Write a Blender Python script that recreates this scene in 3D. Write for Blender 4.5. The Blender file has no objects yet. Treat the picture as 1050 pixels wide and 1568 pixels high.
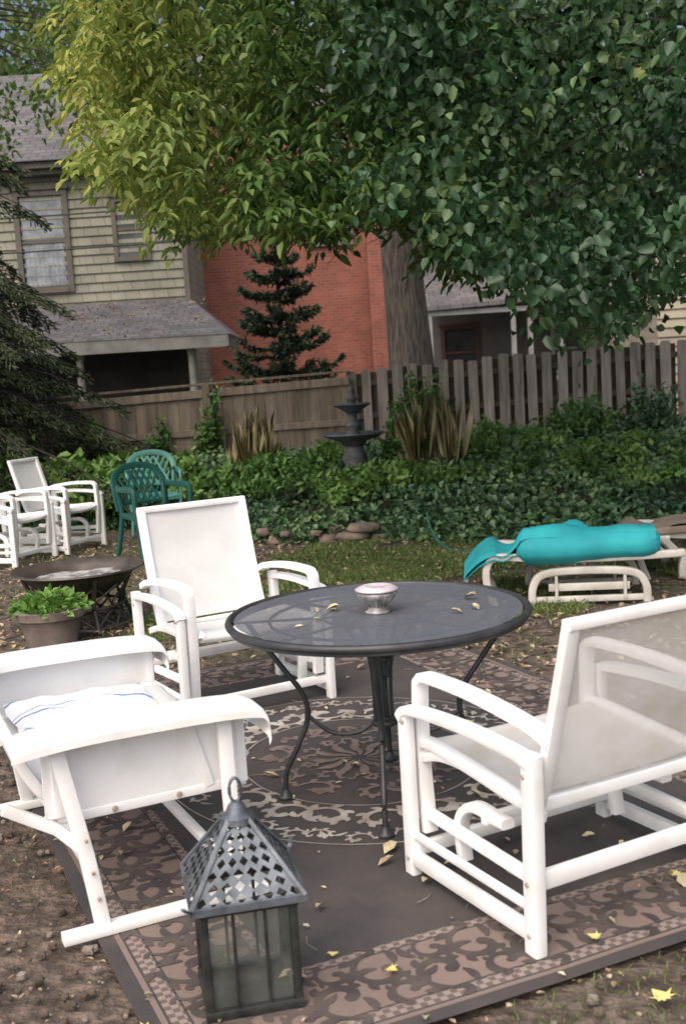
import bpy, math, random
import numpy as np
from mathutils import Vector, Matrix, noise
random.seed(7); RG=np.random.default_rng(11)
scene=bpy.context.scene
scene.view_settings.view_transform='Standard'
scene.view_settings.look='None'
scene.view_settings.exposure=0

# ---------------------------------------------------------------- materials
def newmat(name):
    m=bpy.data.materials.new(name); m.use_nodes=True
    nt=m.node_tree; b=nt.nodes['Principled BSDF']; return m,nt,b
def c4(c): return (c[0],c[1],c[2],1)
def mat(name,c1,c2=None,scale=5,rough=.6,bump=0,bscale=None,metal=0,detail=6,lo=.35,hi=.65,stretch=None,bdist=.01):
    m,nt,b=newmat(name); c2=c2 or tuple(x*.8 for x in c1)
    N=nt.nodes; L=nt.links
    tc=N.new('ShaderNodeTexCoord'); mp=N.new('ShaderNodeMapping')
    if stretch: mp.inputs['Scale'].default_value=stretch
    L.new(tc.outputs['Object'],mp.inputs[0])
    n=N.new('ShaderNodeTexNoise'); n.inputs['Scale'].default_value=scale; n.inputs['Detail'].default_value=detail
    L.new(mp.outputs[0],n.inputs['Vector'])
    r=N.new('ShaderNodeValToRGB'); r.color_ramp.elements[0].position=lo; r.color_ramp.elements[1].position=hi
    r.color_ramp.elements[0].color=c4(c1); r.color_ramp.elements[1].color=c4(c2)
    L.new(n.outputs['Fac'],r.inputs[0]); L.new(r.outputs[0],b.inputs['Base Color'])
    b.inputs['Roughness'].default_value=rough; b.inputs['Metallic'].default_value=metal
    if bump:
        n2=N.new('ShaderNodeTexNoise'); n2.inputs['Scale'].default_value=bscale or scale*4; n2.inputs['Detail'].default_value=6
        L.new(mp.outputs[0],n2.inputs['Vector'])
        bp=N.new('ShaderNodeBump'); bp.inputs['Strength'].default_value=bump; bp.inputs['Distance'].default_value=bdist
        L.new(n2.outputs['Fac'],bp.inputs['Height']); L.new(bp.outputs[0],b.inputs['Normal'])
    return m
def leafmat(name,cols,trans=.35,rough=.5,nscale=.9,xgrad=None,spec=.4):
    m,nt,b=newmat(name); N=nt.nodes; L=nt.links
    g=N.new('ShaderNodeNewGeometry'); tc=N.new('ShaderNodeTexCoord')
    n=N.new('ShaderNodeTexNoise'); n.inputs['Scale'].default_value=nscale; n.inputs['Detail'].default_value=3
    L.new(tc.outputs['Object'],n.inputs['Vector'])
    mx=N.new('ShaderNodeMath'); mx.operation='MULTIPLY'; mx.inputs[1].default_value=.5; L.new(g.outputs['Random Per Island'],mx.inputs[0])
    ma=N.new('ShaderNodeMath'); ma.operation='MULTIPLY_ADD'; ma.inputs[1].default_value=1.5; L.new(n.outputs['Fac'],ma.inputs[0])
    sb=N.new('ShaderNodeMath'); sb.operation='SUBTRACT'; sb.inputs[1].default_value=.5
    L.new(mx.outputs[0],ma.inputs[2]); L.new(ma.outputs[0],sb.inputs[0])
    def ramp(cs):
        r=N.new('ShaderNodeValToRGB'); e=r.color_ramp.elements
        e[0].position=cs[0][0]; e[0].color=c4(cs[0][1]); e[1].position=cs[-1][0]; e[1].color=c4(cs[-1][1])
        for p,c in cs[1:-1]:
            x=e.new(p); x.color=c4(c)
        L.new(sb.outputs[0],r.inputs[0]); return r.outputs[0]
    col=ramp(cols)
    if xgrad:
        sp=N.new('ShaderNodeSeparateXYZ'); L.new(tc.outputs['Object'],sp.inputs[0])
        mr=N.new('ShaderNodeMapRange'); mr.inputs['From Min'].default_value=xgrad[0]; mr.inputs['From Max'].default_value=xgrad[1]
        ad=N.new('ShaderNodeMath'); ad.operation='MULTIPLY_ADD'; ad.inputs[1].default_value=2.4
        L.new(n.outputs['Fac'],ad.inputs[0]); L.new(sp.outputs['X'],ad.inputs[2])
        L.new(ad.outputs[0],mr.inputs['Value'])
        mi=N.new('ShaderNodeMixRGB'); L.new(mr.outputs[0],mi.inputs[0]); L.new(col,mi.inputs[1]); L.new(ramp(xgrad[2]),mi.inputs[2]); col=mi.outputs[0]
    L.new(col,b.inputs['Base Color']); b.inputs['Roughness'].default_value=rough
    b.inputs['Specular IOR Level'].default_value=spec
    if trans>0:
        t=N.new('ShaderNodeBsdfTranslucent'); L.new(col,t.inputs[0])
        ms=N.new('ShaderNodeMixShader'); ms.inputs[0].default_value=trans
        L.new(b.outputs[0],ms.inputs[1]); L.new(t.outputs[0],ms.inputs[2])
        L.new(ms.outputs[0],N['Material Output'].inputs[0])
    return m
def brickmat(name,c1,c2,mortar,w,h,msize=.01,rough=.85,bump=.4,wall='XZ',offs=.5):
    m,nt,b=newmat(name); N=nt.nodes; L=nt.links
    tc=N.new('ShaderNodeTexCoord'); sp=N.new('ShaderNodeSeparateXYZ'); cb=N.new('ShaderNodeCombineXYZ')
    L.new(tc.outputs['Object'],sp.inputs[0])
    ad=N.new('ShaderNodeMath'); ad.operation='ADD'; L.new(sp.outputs['X'],ad.inputs[0]); L.new(sp.outputs['Y'],ad.inputs[1])
    L.new(ad.outputs[0] if wall=='XZ' else sp.outputs['X'],cb.inputs[0])
    L.new(sp.outputs['Z'] if wall=='XZ' else sp.outputs['Y'],cb.inputs[1])
    br=N.new('ShaderNodeTexBrick'); br.inputs['Scale'].default_value=1
    br.inputs['Brick Width'].default_value=w; br.inputs['Row Height'].default_value=h; br.inputs['Mortar Size'].default_value=msize
    br.inputs['Color1'].default_value=c4(c1); br.inputs['Color2'].default_value=c4(c2); br.inputs['Mortar'].default_value=c4(mortar)
    br.inputs['Mortar Smooth'].default_value=.3; br.offset=offs
    L.new(cb.outputs[0],br.inputs['Vector'])
    n=N.new('ShaderNodeTexNoise'); n.inputs['Scale'].default_value=1.3; n.inputs['Detail'].default_value=8; L.new(tc.outputs['Object'],n.inputs['Vector'])
    mi=N.new('ShaderNodeMixRGB'); mi.blend_type='MULTIPLY'; mi.inputs[0].default_value=.6
    r=N.new('ShaderNodeValToRGB'); r.color_ramp.elements[0].color=(.5,.5,.5,1); r.color_ramp.elements[0].position=.3; r.color_ramp.elements[1].color=(1,1,1,1); r.color_ramp.elements[1].position=.65
    L.new(n.outputs['Fac'],r.inputs[0]); L.new(br.outputs[0],mi.inputs[1]); L.new(r.outputs[0],mi.inputs[2]); L.new(mi.outputs[0],b.inputs['Base Color'])
    bp=N.new('ShaderNodeBump'); bp.invert=True; bp.inputs['Strength'].default_value=bump; bp.inputs['Distance'].default_value=.01
    L.new(br.outputs['Fac'],bp.inputs['Height']); L.new(bp.outputs[0],b.inputs['Normal'])
    b.inputs['Roughness'].default_value=rough; return m
def slingmat(name,c=(.8,.79,.76),tr=.3,c0=None):
    m,nt,b=newmat(name); N=nt.nodes; L=nt.links
    tc=N.new('ShaderNodeTexCoord'); n=N.new('ShaderNodeTexNoise'); n.inputs['Scale'].default_value=6; n.inputs['Detail'].default_value=7; L.new(tc.outputs['Object'],n.inputs['Vector'])
    r=N.new('ShaderNodeValToRGB'); r.color_ramp.elements[0].color=c4(c0 or tuple(x*.9 for x in c)); r.color_ramp.elements[1].color=c4(c); r.color_ramp.elements[0].position=.3; r.color_ramp.elements[1].position=.6
    L.new(n.outputs['Fac'],r.inputs[0]); L.new(r.outputs[0],b.inputs['Base Color']); b.inputs['Roughness'].default_value=.75
    t=N.new('ShaderNodeBsdfTranslucent'); L.new(r.outputs[0],t.inputs[0])
    m1=N.new('ShaderNodeMixShader'); m1.inputs[0].default_value=.3; L.new(b.outputs[0],m1.inputs[1]); L.new(t.outputs[0],m1.inputs[2])
    tp=N.new('ShaderNodeBsdfTransparent'); m2=N.new('ShaderNodeMixShader'); m2.inputs[0].default_value=tr
    L.new(m1.outputs[0],m2.inputs[1]); L.new(tp.outputs[0],m2.inputs[2]); L.new(m2.outputs[0],N['Material Output'].inputs[0]); return m
def glassmat(name,tint=(.5,.55,.5)):
    m,nt,b=newmat(name); N=nt.nodes; L=nt.links
    b.inputs['Base Color'].default_value=c4(tint); b.inputs['Roughness'].default_value=.06
    tc=N.new('ShaderNodeTexCoord'); n=N.new('ShaderNodeTexNoise'); n.inputs['Scale'].default_value=9; n.inputs['Detail'].default_value=6; L.new(tc.outputs['Object'],n.inputs['Vector'])
    mr=N.new('ShaderNodeMapRange'); mr.inputs['From Min'].default_value=.35; mr.inputs['From Max'].default_value=.75; mr.inputs['To Min'].default_value=.05; mr.inputs['To Max'].default_value=.28
    L.new(n.outputs['Fac'],mr.inputs[0])
    tp=N.new('ShaderNodeBsdfTransparent'); m2=N.new('ShaderNodeMixShader')
    L.new(mr.outputs[0],m2.inputs[0]); L.new(tp.outputs[0],m2.inputs[1]); L.new(b.outputs[0],m2.inputs[2]); L.new(m2.outputs[0],N['Material Output'].inputs[0]); return m

WHITE=mat('white_paint',(.83,.83,.84),(.66,.65,.62),scale=7,rough=.55,lo=.5,hi=.85,detail=10,bump=.05)
SLING=slingmat('white_sling',c=(.86,.85,.83),c0=(.72,.69,.62),tr=.27)
SLINGD=slingmat('dense_white_sling',c=(.87,.87,.88),tr=.03)
BLACKM=mat('black_iron',(.035,.037,.042),(.06,.06,.065),scale=12,rough=.45,metal=.3,bump=.1)

# ---------------------------------------------------------------- mesh helpers
class MB:
    def __init__(s): s.V=[];s.F=[];s.M=[]
    def add(s,vs,fs,mi=0):
        o=len(s.V); s.V+= [tuple(v) for v in vs]; s.F+=[tuple(i+o for i in f) for f in fs]; s.M+=[mi]*len(fs)
    def obj(s,name,mats,parent=None,smooth=False,loc=(0,0,0),rot=0,angle=None):
        me=bpy.data.meshes.new(name); me.from_pydata(s.V,[],s.F)
        for m in (mats if isinstance(mats,(list,tuple)) else [mats]): me.materials.append(m)
        me.polygons.foreach_set('material_index',s.M)
        if smooth: me.polygons.foreach_set('use_smooth',[True]*len(s.F))
        me.update(); o=bpy.data.objects.new(name,me); scene.collection.objects.link(o)
        if smooth and angle:
            try: me.set_sharp_from_angle(angle=math.radians(angle))
            except Exception: pass
        o.location=loc; o.rotation_euler=(0,0,rot)
        if parent: o.parent=parent
        return o
def empty(name,loc=(0,0,0),rot=0):
    e=bpy.data.objects.new(name,None); e.empty_display_size=.1; scene.collection.objects.link(e); e.location=loc; e.rotation_euler=(0,0,rot); return e
def circ(r,n=8): return [(r*math.cos(2*math.pi*i/n),r*math.sin(2*math.pi*i/n)) for i in range(n)]
def rrect(w,h,r=None):
    r=r if r is not None else min(w,h)*.18; o=[]
    for cx,cy,a0 in ((w/2-r,h/2-r,0),(-w/2+r,h/2-r,90),(-w/2+r,-h/2+r,180),(w/2-r,-h/2+r,270)):
        for k in range(3):
            a=math.radians(a0+45*k); o.append((cx+r*math.cos(a),cy+r*math.sin(a)))
    return o
def sweep(mb,pts,prof,up=(0,0,1),mi=0,scales=None,closed=False):
    pts=[Vector(p) for p in pts]; n=len(pts); k=len(prof); vs=[];up=Vector(up)
    for i,p in enumerate(pts):
        if closed: t=pts[(i+1)%n]-pts[i-1]
        else: t=pts[min(i+1,n-1)]-pts[max(i-1,0)]
        t.normalize(); u0=up
        if abs(t.dot(up))>.97: u0=Vector((0,1,0)) if abs(up.z)>.5 else Vector((0,0,1))
        s=t.cross(u0).normalized(); u=s.cross(t)
        sc=scales[i] if scales else 1
        for a,b in prof: vs.append(p+s*a*sc+u*b*sc)
    fs=[]
    m=n if closed else n-1
    for i in range(m):
        for j in range(k):
            a=i*k+j;b=i*k+(j+1)%k;c=((i+1)%n)*k+(j+1)%k;d=((i+1)%n)*k+j; fs.append((a,b,c,d))
    if not closed: fs.append(tuple(range(k))[::-1]); fs.append(tuple((n-1)*k+j for j in range(k)))
    mb.add(vs,fs,mi)
def cat(pts,n=6):
    P=[Vector(p) for p in pts]; o=[]
    for i in range(len(P)-1):
        p0=P[max(i-1,0)];p1=P[i];p2=P[i+1];p3=P[min(i+2,len(P)-1)]
        for k in range(n):
            t=k/n; o.append(.5*((2*p1)+(p2-p0)*t+(2*p0-5*p1+4*p2-p3)*t*t+(3*p1-p0-3*p2+p3)*t**3))
    o.append(P[-1]); return o
def bar(mb,p,q,w,h,up=(0,0,1),mi=0): sweep(mb,[p,q],rrect(w,h),up,mi)
def tube(mb,pts,r,n=8,mi=0,scales=None,closed=False): sweep(mb,pts,circ(r,n),(0,0,1),mi,scales,closed)
def box(mb,x0,x1,y0,y1,z0,z1,mi=0):
    mb.add([(x0,y0,z0),(x1,y0,z0),(x1,y1,z0),(x0,y1,z0),(x0,y0,z1),(x1,y0,z1),(x1,y1,z1),(x0,y1,z1)],
      [(0,3,2,1),(4,5,6,7),(0,1,5,4),(1,2,6,5),(2,3,7,6),(3,0,4,7)],mi)
def lathe(mb,prof,c=(0,0,0),n=32,mi=0):
    vs=[];fs=[];k=len(prof)
    for i in range(n):
        a=2*math.pi*i/n
        for r,z in prof: vs.append((c[0]+r*math.cos(a),c[1]+r*math.sin(a),c[2]+z))
    for i in range(n):
        for j in range(k-1):
            fs.append((i*k+j,((i+1)%n)*k+j,((i+1)%n)*k+j+1,i*k+j+1))
    mb.add(vs,fs,mi)
def surf(mb,grid,mi=0,thick=0):
    n=len(grid);m=len(grid[0]); vs=[p for r in grid for p in r]
    fs=[(i*m+j,i*m+j+1,(i+1)*m+j+1,(i+1)*m+j) for i in range(n-1) for j in range(m-1)]
    mb.add(vs,fs,mi)
def unit(a): return a/np.maximum(np.linalg.norm(a,axis=1,keepdims=True),1e-9)
def leafmass(name,P,D,Nn,L,W,m,parent=None,fold=.18,shape=(.35,.75,.8),curl=.12):
    n=len(P); D=unit(D); S=unit(np.cross(D,Nn)); U=np.cross(S,D); L=np.asarray(L).reshape(-1,1)*np.ones((n,1)); W=np.asarray(W).reshape(-1,1)*np.ones((n,1))
    a,b,wf=shape
    base=P; tip=P+D*L-U*L*curl
    up=U*W*fold
    l1=P+D*L*a+S*W*.5+up; r1=P+D*L*a-S*W*.5+up
    l2=P+D*L*b+S*W*.5*wf*.7+up-U*L*curl*.4; r2=P+D*L*b-S*W*.5*wf*.7+up-U*L*curl*.4
    V=np.stack([base,l1,l2,tip,r2,r1],1).reshape(-1,3)
    me=bpy.data.meshes.new(name); me.vertices.add(6*n); me.vertices.foreach_set('co',V.astype(np.float32).ravel())
    idx=np.arange(n)[:,None]*6; F=np.concatenate([idx+np.array([[0,1,2,3]]),idx+np.array([[0,3,4,5]])],1).reshape(-1)
    me.loops.add(8*n); me.loops.foreach_set('vertex_index',F.astype(np.int32))
    me.polygons.add(2*n); me.polygons.foreach_set('loop_start',np.arange(0,8*n,4,dtype=np.int32))
    try: me.polygons.foreach_set('loop_total',np.full(2*n,4,dtype=np.int32))
    except Exception: pass
    me.materials.append(m); me.update(calc_edges=True); me.validate()
    o=bpy.data.objects.new(name,me); scene.collection.objects.link(o)
    if parent: o.parent=parent
    return o
def rdir(n,bias=(0,0,0),amt=1): return unit(RG.normal(size=(n,3))*amt+np.array(bias))
def nz(p,s=1.): return noise.noise(Vector(p)*s)

# ---------------------------------------------------------------- camera
H=1.6
cam=bpy.data.cameras.new('camera'); co=bpy.data.objects.new('camera',cam); scene.collection.objects.link(co)
cam.sensor_fit='VERTICAL'; cam.sensor_height=23.6; cam.sensor_width=15.8; cam.lens=1750/1568*23.6
cam.clip_end=1500; cam.clip_start=.05
co.matrix_world=Matrix.Translation((0,0,H))@Matrix.Rotation(math.radians(83),4,'X')@Matrix.Rotation(math.radians(-3.5),4,'Z')
cam.dof.use_dof=True; cam.dof.focus_distance=5.2; cam.dof.aperture_fstop=2.8
scene.camera=co

# ---------------------------------------------------------------- light
w=bpy.data.worlds.new('World'); scene.world=w; w.use_nodes=True
nt=w.node_tree; bg=nt.nodes['Background']; sky=nt.nodes.new('ShaderNodeTexSky'); sky.sky_type='NISHITA'; sky.sun_disc=False
AZ,EL=205,50
sky.sun_elevation=math.radians(EL); sky.sun_rotation=math.radians(AZ); sky.dust_density=8; sky.air_density=1.2; sky.ozone_density=.6
nt.links.new(sky.outputs[0],bg.inputs[0]); bg.inputs[1].default_value=.15
sl=bpy.data.lights.new('sun','SUN'); sl.energy=2.9; sl.angle=math.radians(100); sl.color=(1,.985,.98)
so=bpy.data.objects.new('sun',sl); scene.collection.objects.link(so)
az=math.radians(AZ); el=math.radians(EL)
sd=Vector((math.sin(az)*math.cos(el),math.cos(az)*math.cos(el),math.sin(el)))
so.rotation_euler=sd.to_track_quat('Z','Y').to_euler(); so.location=(-5,-5,12)

# ---------------------------------------------------------------- ground
def groundmat():
    m,nt,b=newmat('yard_soil'); N=nt.nodes; L=nt.links
    tc=N.new('ShaderNodeTexCoord')
    def noi(s,d=8):
        n=N.new('ShaderNodeTexNoise'); n.inputs['Scale'].default_value=s; n.inputs['Detail'].default_value=d; L.new(tc.outputs['Object'],n.inputs['Vector']); return n.outputs['Fac']
    r=N.new('ShaderNodeValToRGB'); e=r.color_ramp.elements; e[0].position=.32;e[0].color=(.045,.032,.025,1); e[1].position=.74;e[1].color=(.24,.185,.15,1)
    x=e.new(.5); x.color=(.105,.077,.06,1); L.new(noi(16,10),r.inputs[0])
    g=N.new('ShaderNodeValToRGB'); e=g.color_ramp.elements; e[0].position=.3;e[0].color=(.05,.07,.025,1); e[1].position=.7;e[1].color=(.14,.16,.065,1); L.new(noi(25),g.inputs[0])
    k=N.new('ShaderNodeValToRGB'); e=k.color_ramp.elements; e[0].position=.44;e[0].color=(0,0,0,1); e[1].position=.6;e[1].color=(.8,.8,.8,1); L.new(noi(.55,5),k.inputs[0])
    sp=N.new('ShaderNodeSeparateXYZ'); L.new(tc.outputs['Object'],sp.inputs[0])
    mr=N.new('ShaderNodeMapRange'); mr.inputs['From Min'].default_value=5.5; mr.inputs['From Max'].default_value=8.5; L.new(sp.outputs['Y'],mr.inputs[0])
    mu=N.new('ShaderNodeMath'); mu.operation='MULTIPLY'; L.new(k.outputs[0],mu.inputs[0]); L.new(mr.outputs[0],mu.inputs[1])
    mi=N.new('ShaderNodeMixRGB'); L.new(mu.outputs[0],mi.inputs[0]); L.new(r.outputs[0],mi.inputs[1]); L.new(g.outputs[0],mi.inputs[2])
    L.new(mi.outputs[0],b.inputs['Base Color']); b.inputs['Roughness'].default_value=.95
    bp=N.new('ShaderNodeBump'); bp.inputs['Strength'].default_value=1; bp.inputs['Distance'].default_value=.04; L.new(noi(32,12),bp.inputs['Height']); L.new(bp.outputs[0],b.inputs['Normal'])
    return m
mb=MB(); S=np.concatenate([[-400,-120,-40,-15],np.linspace(-8,8,90),[15,40,120,400]]); T=np.concatenate([[-300,-60,-10],np.linspace(-1,17,100),[20,30,60,150,600]])
def gz(x,y):
    if abs(x)>8 or y<-1 or y>17: return 0
    return .015*nz((x,y,0),2.5)+.008*nz((x,y,3),9)-.014
surf(mb,[[(x,y,gz(x,y)) for x in S] for y in T]); 
gr=mb.obj('ground',groundmat(),smooth=True)

# ---------------------------------------------------------------- rug
RA=Vector((.915,.404,0)); RB=Vector((-.404,.915,0)); RN=Vector((-.44,2.36,0)); RW,RL=2.6,3.68
rc=RN+RA*RW/2+RB*RL/2; rrot=math.atan2(RA.y,RA.x)
def rz(x,y): return .012+.005*nz((x,y,7),1.7)+.0018*nz((x,y,1),6)
def rugmat():
    m,nt,b=newmat('rug_weave'); N=nt.nodes; L=nt.links
    tc=N.new('ShaderNodeTexCoord'); sp=N.new('ShaderNodeSeparateXYZ'); L.new(tc.outputs['Object'],sp.inputs[0])
    def M(op,a,b_=None):
        n=N.new('ShaderNodeMath'); n.operation=op
        for i,v in enumerate((a,b_)):
            if v is None: continue
            if isinstance(v,(int,float)): n.inputs[i].default_value=v
            else: L.new(v,n.inputs[i])
        return n.outputs[0]
    dx=M('SUBTRACT',RW/2,M('ABSOLUTE',sp.outputs['X'])); dy=M('SUBTRACT',RL/2,M('ABSOLUTE',sp.outputs['Y'])); d=M('MINIMUM',dx,dy)
    r=N.new('ShaderNodeValToRGB'); r.color_ramp.interpolation='CONSTANT'; e=r.color_ramp.elements
    dark=(.045,.041,.044,1); tan=(.225,.165,.145,1); tan2=(.31,.25,.225,1)
    e[0].position=0;e[0].color=dark; e[1].position=.045;e[1].color=tan
    for p,c in ((.062,dark),(.070,tan2),(.112,dark),(.12,tan),(.36,dark),(.368,tan2),(.40,dark)):
        x=e.new(p); x.color=c
    L.new(d,r.inputs[0])
    ch=N.new('ShaderNodeTexChecker'); ch.inputs['Scale'].default_value=52; ch.inputs['Color1'].default_value=(1,1,1,1); ch.inputs['Color2'].default_value=(.45,.4,.4,1)
    cx=N.new('ShaderNodeCombineXYZ'); L.new(sp.outputs['X'],cx.inputs[0]); L.new(sp.outputs['Y'],cx.inputs[1]); cx.inputs[2].default_value=.01
    L.new(cx.outputs[0],ch.inputs['Vector'])
    k=N.new('ShaderNodeValToRGB'); k.color_ramp.interpolation='CONSTANT'; e=k.color_ramp.elements
    e[0].position=0;e[0].color=(0,0,0,1); e[1].position=.07;e[1].color=(1,1,1,1)
    for p,c in ((.112,0),(.368,1),(.40,0)):
        x=e.new(p); x.color=(c,c,c,1)
    L.new(d,k.inputs[0])
    mi=N.new('ShaderNodeMixRGB'); mi.blend_type='MULTIPLY'; L.new(k.outputs[0],mi.inputs[0]); L.new(r.outputs[0],mi.inputs[1]); L.new(ch.outputs[0],mi.inputs[2])
    n=N.new('ShaderNodeTexNoise'); n.inputs['Scale'].default_value=2.6; n.inputs['Detail'].default_value=12; n.inputs['Roughness'].default_value=.65; L.new(tc.outputs['Object'],n.inputs['Vector'])
    q=N.new('ShaderNodeMapRange'); q.inputs['From Min'].default_value=.35; q.inputs['From Max'].default_value=.75; q.inputs['To Max'].default_value=.45; L.new(n.outputs['Fac'],q.inputs[0])
    du=N.new('ShaderNodeMixRGB'); du.inputs[2].default_value=(.16,.13,.11,1); L.new(q.outputs[0],du.inputs[0]); L.new(mi.outputs[0],du.inputs[1])
    L.new(du.outputs[0],b.inputs['Base Color']); b.inputs['Roughness'].default_value=.9
    wv=N.new('ShaderNodeTexWave'); wv.inputs['Scale'].default_value=60; L.new(tc.outputs['Object'],wv.inputs['Vector'])
    bp=N.new('ShaderNodeBump'); bp.inputs['Strength'].default_value=.5; bp.inputs['Distance'].default_value=.004; L.new(wv.outputs['Fac'],bp.inputs['Height']); L.new(bp.outputs[0],b.inputs['Normal'])
    return m
rug=empty('outdoor_rug',(rc.x,rc.y,0),rrot)
mb=MB(); surf(mb,[[(x,y,rz(x,y)) for x in np.linspace(-RW/2,RW/2,60)] for y in np.linspace(-RL/2,RL/2,80)])
RM=rugmat(); ro=mb.obj('rug_cloth',RM,rug,smooth=True)
RC=[0]
def ribbon(mb,pts,ws,dz=.002):
    RC[0]=(RC[0]+1)%700; dz=dz+RC[0]*1.6e-6
    n=len(pts); vs=[];fs=[]
    for i,p in enumerate(pts):
        a=pts[max(i-1,0)];b=pts[min(i+1,n-1)]; tx,ty=b[0]-a[0],b[1]-a[1]; l=math.hypot(tx,ty) or 1; nx,ny=-ty/l,tx/l
        for s in (1,-1):
            x=p[0]+nx*ws[i]*s; y=p[1]+ny*ws[i]*s; vs.append((x,y,rz(x,y)+dz))
    for i in range(n-1): fs.append((2*i,2*i+1,2*i+3,2*i+2))
    mb.add(vs,fs)
def leafflat(mb,x,y,a,l,w,bend=0,dz=.002):
    pts=[];px,py=x,y;K=9
    for i in range(K):
        pts.append((px,py)); aa=a+bend*i/(K-1); px+=math.cos(aa)*l/(K-1); py+=math.sin(aa)*l/(K-1)
    ribbon(mb,pts,[max(.0004,w*math.sin(math.pi*min(1,(t*.92+.06)))**.9) for t in np.linspace(0,1,K)],dz)
def scroll(mb,x,y,a,s,flip=1,w=.05):
    pts=[];ws=[]
    for t in np.linspace(0,1,26):
        th=a+flip*(t*5.4); r=s*.55*(1-t*.86)
        pts.append((x+r*math.cos(th),y+r*math.sin(th))); ws.append(s*w*(.5+.9*t)+.0008)
    ribbon(mb,pts,ws)
    th=a+flip*5.4; r=s*.08
    ribbon(mb,[(x+r*math.cos(th)+s*.05*math.cos(q),y+r*math.sin(th)+s*.05*math.sin(q)) for q in np.linspace(0,6.3,9)],[s*.05]*9)
    for k in range(6):
        t=k/7; th=a+flip*(t*5.4); r=s*.55*(1-t*.86)
        leafflat(mb,x+r*math.cos(th),y+r*math.sin(th),th+flip*.5,s*.30*(1-.4*t),s*.07,flip*1.3)
mbC=MB(); mbD=MB()
EL_=1.14
for R,s,nn,mm in ((.59,.20,18,0),(.735,.10,30,0),(.36,.17,11,1),(.22,.11,9,1)):
    for i in range(nn):
        a=2*math.pi*i/nn+R+.08*math.sin(i*7.3); f=1 if i%2 else -1; B=mbC if mm==0 else mbD
        rr=R+.018*math.sin(i*3.1)
        scroll(B,rr*math.cos(a),rr*EL_*math.sin(a),a+1.5*f,s,f,w=.06)
        leafflat(B,(R-.04)*math.cos(a+.12),(R-.04)*EL_*math.sin(a+.12),a+.4*f,s*.6,s*.085,f*1.2)
for R,wd in ((.79,.003),(.475,.003)):
    ribbon(mbC,[(R*math.cos(q),R*EL_*math.sin(q)) for q in np.linspace(0,6.2832,90)],[wd]*90)
for i in range(12): leafflat(mbD,.03*math.cos(i*.5236),.03*math.sin(i*.5236),i*.5236,.11,.012,.6); leafflat(mbD,0.09*math.cos(i*.5236+.26),0.09*math.sin(i*.5236+.26),i*.5236+.26,.12,.02,-.5)
mbB=MB(); bw=.24
def borderrun(n,f):
    for i in range(n):
        t=(i+.5)/n; x,y,a=f(t); fl=1 if i%2 else -1; ox,oy=-math.sin(a),math.cos(a)
        scroll(mbB,x+ox*.035*fl,y+oy*.035*fl,a+1.4*fl,.19,fl,w=.065)
        scroll(mbB,x-ox*.075*fl+.02*math.cos(a),y-oy*.075*fl+.02*math.sin(a),a-1.9*fl,.11,-fl,w=.08)
        for k in range(4):
            leafflat(mbB,x+.07*math.cos(a+1.6*k+fl),y+.07*math.sin(a+1.6*k+fl),a+1.7*k+fl,.08,.013,fl*1.2)
for sgn in (1,-1):
    borderrun(16,lambda t:(-RW/2+.13+(RW-.26)*t,sgn*(RL/2-bw),0))
    borderrun(22,lambda t:(sgn*(RW/2-bw),-RL/2+.36+(RL-.72)*t,math.pi/2))
CRM=mat('rug_cream',(.44,.41,.37),(.22,.19,.17),scale=7,rough=.9,detail=12); TNM=mat('rug_tan',(.22,.165,.145),(.13,.10,.09),scale=9,rough=.9,detail=12); DKM=mat('rug_dark',(.045,.037,.038),(.10,.078,.07),scale=7,rough=.9,detail=12)
mbC.obj('medallion_scrolls',CRM,rug); mbD.obj('medallion_center',TNM,rug); mbB.obj('border_scrolls',DKM,rug)

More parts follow.
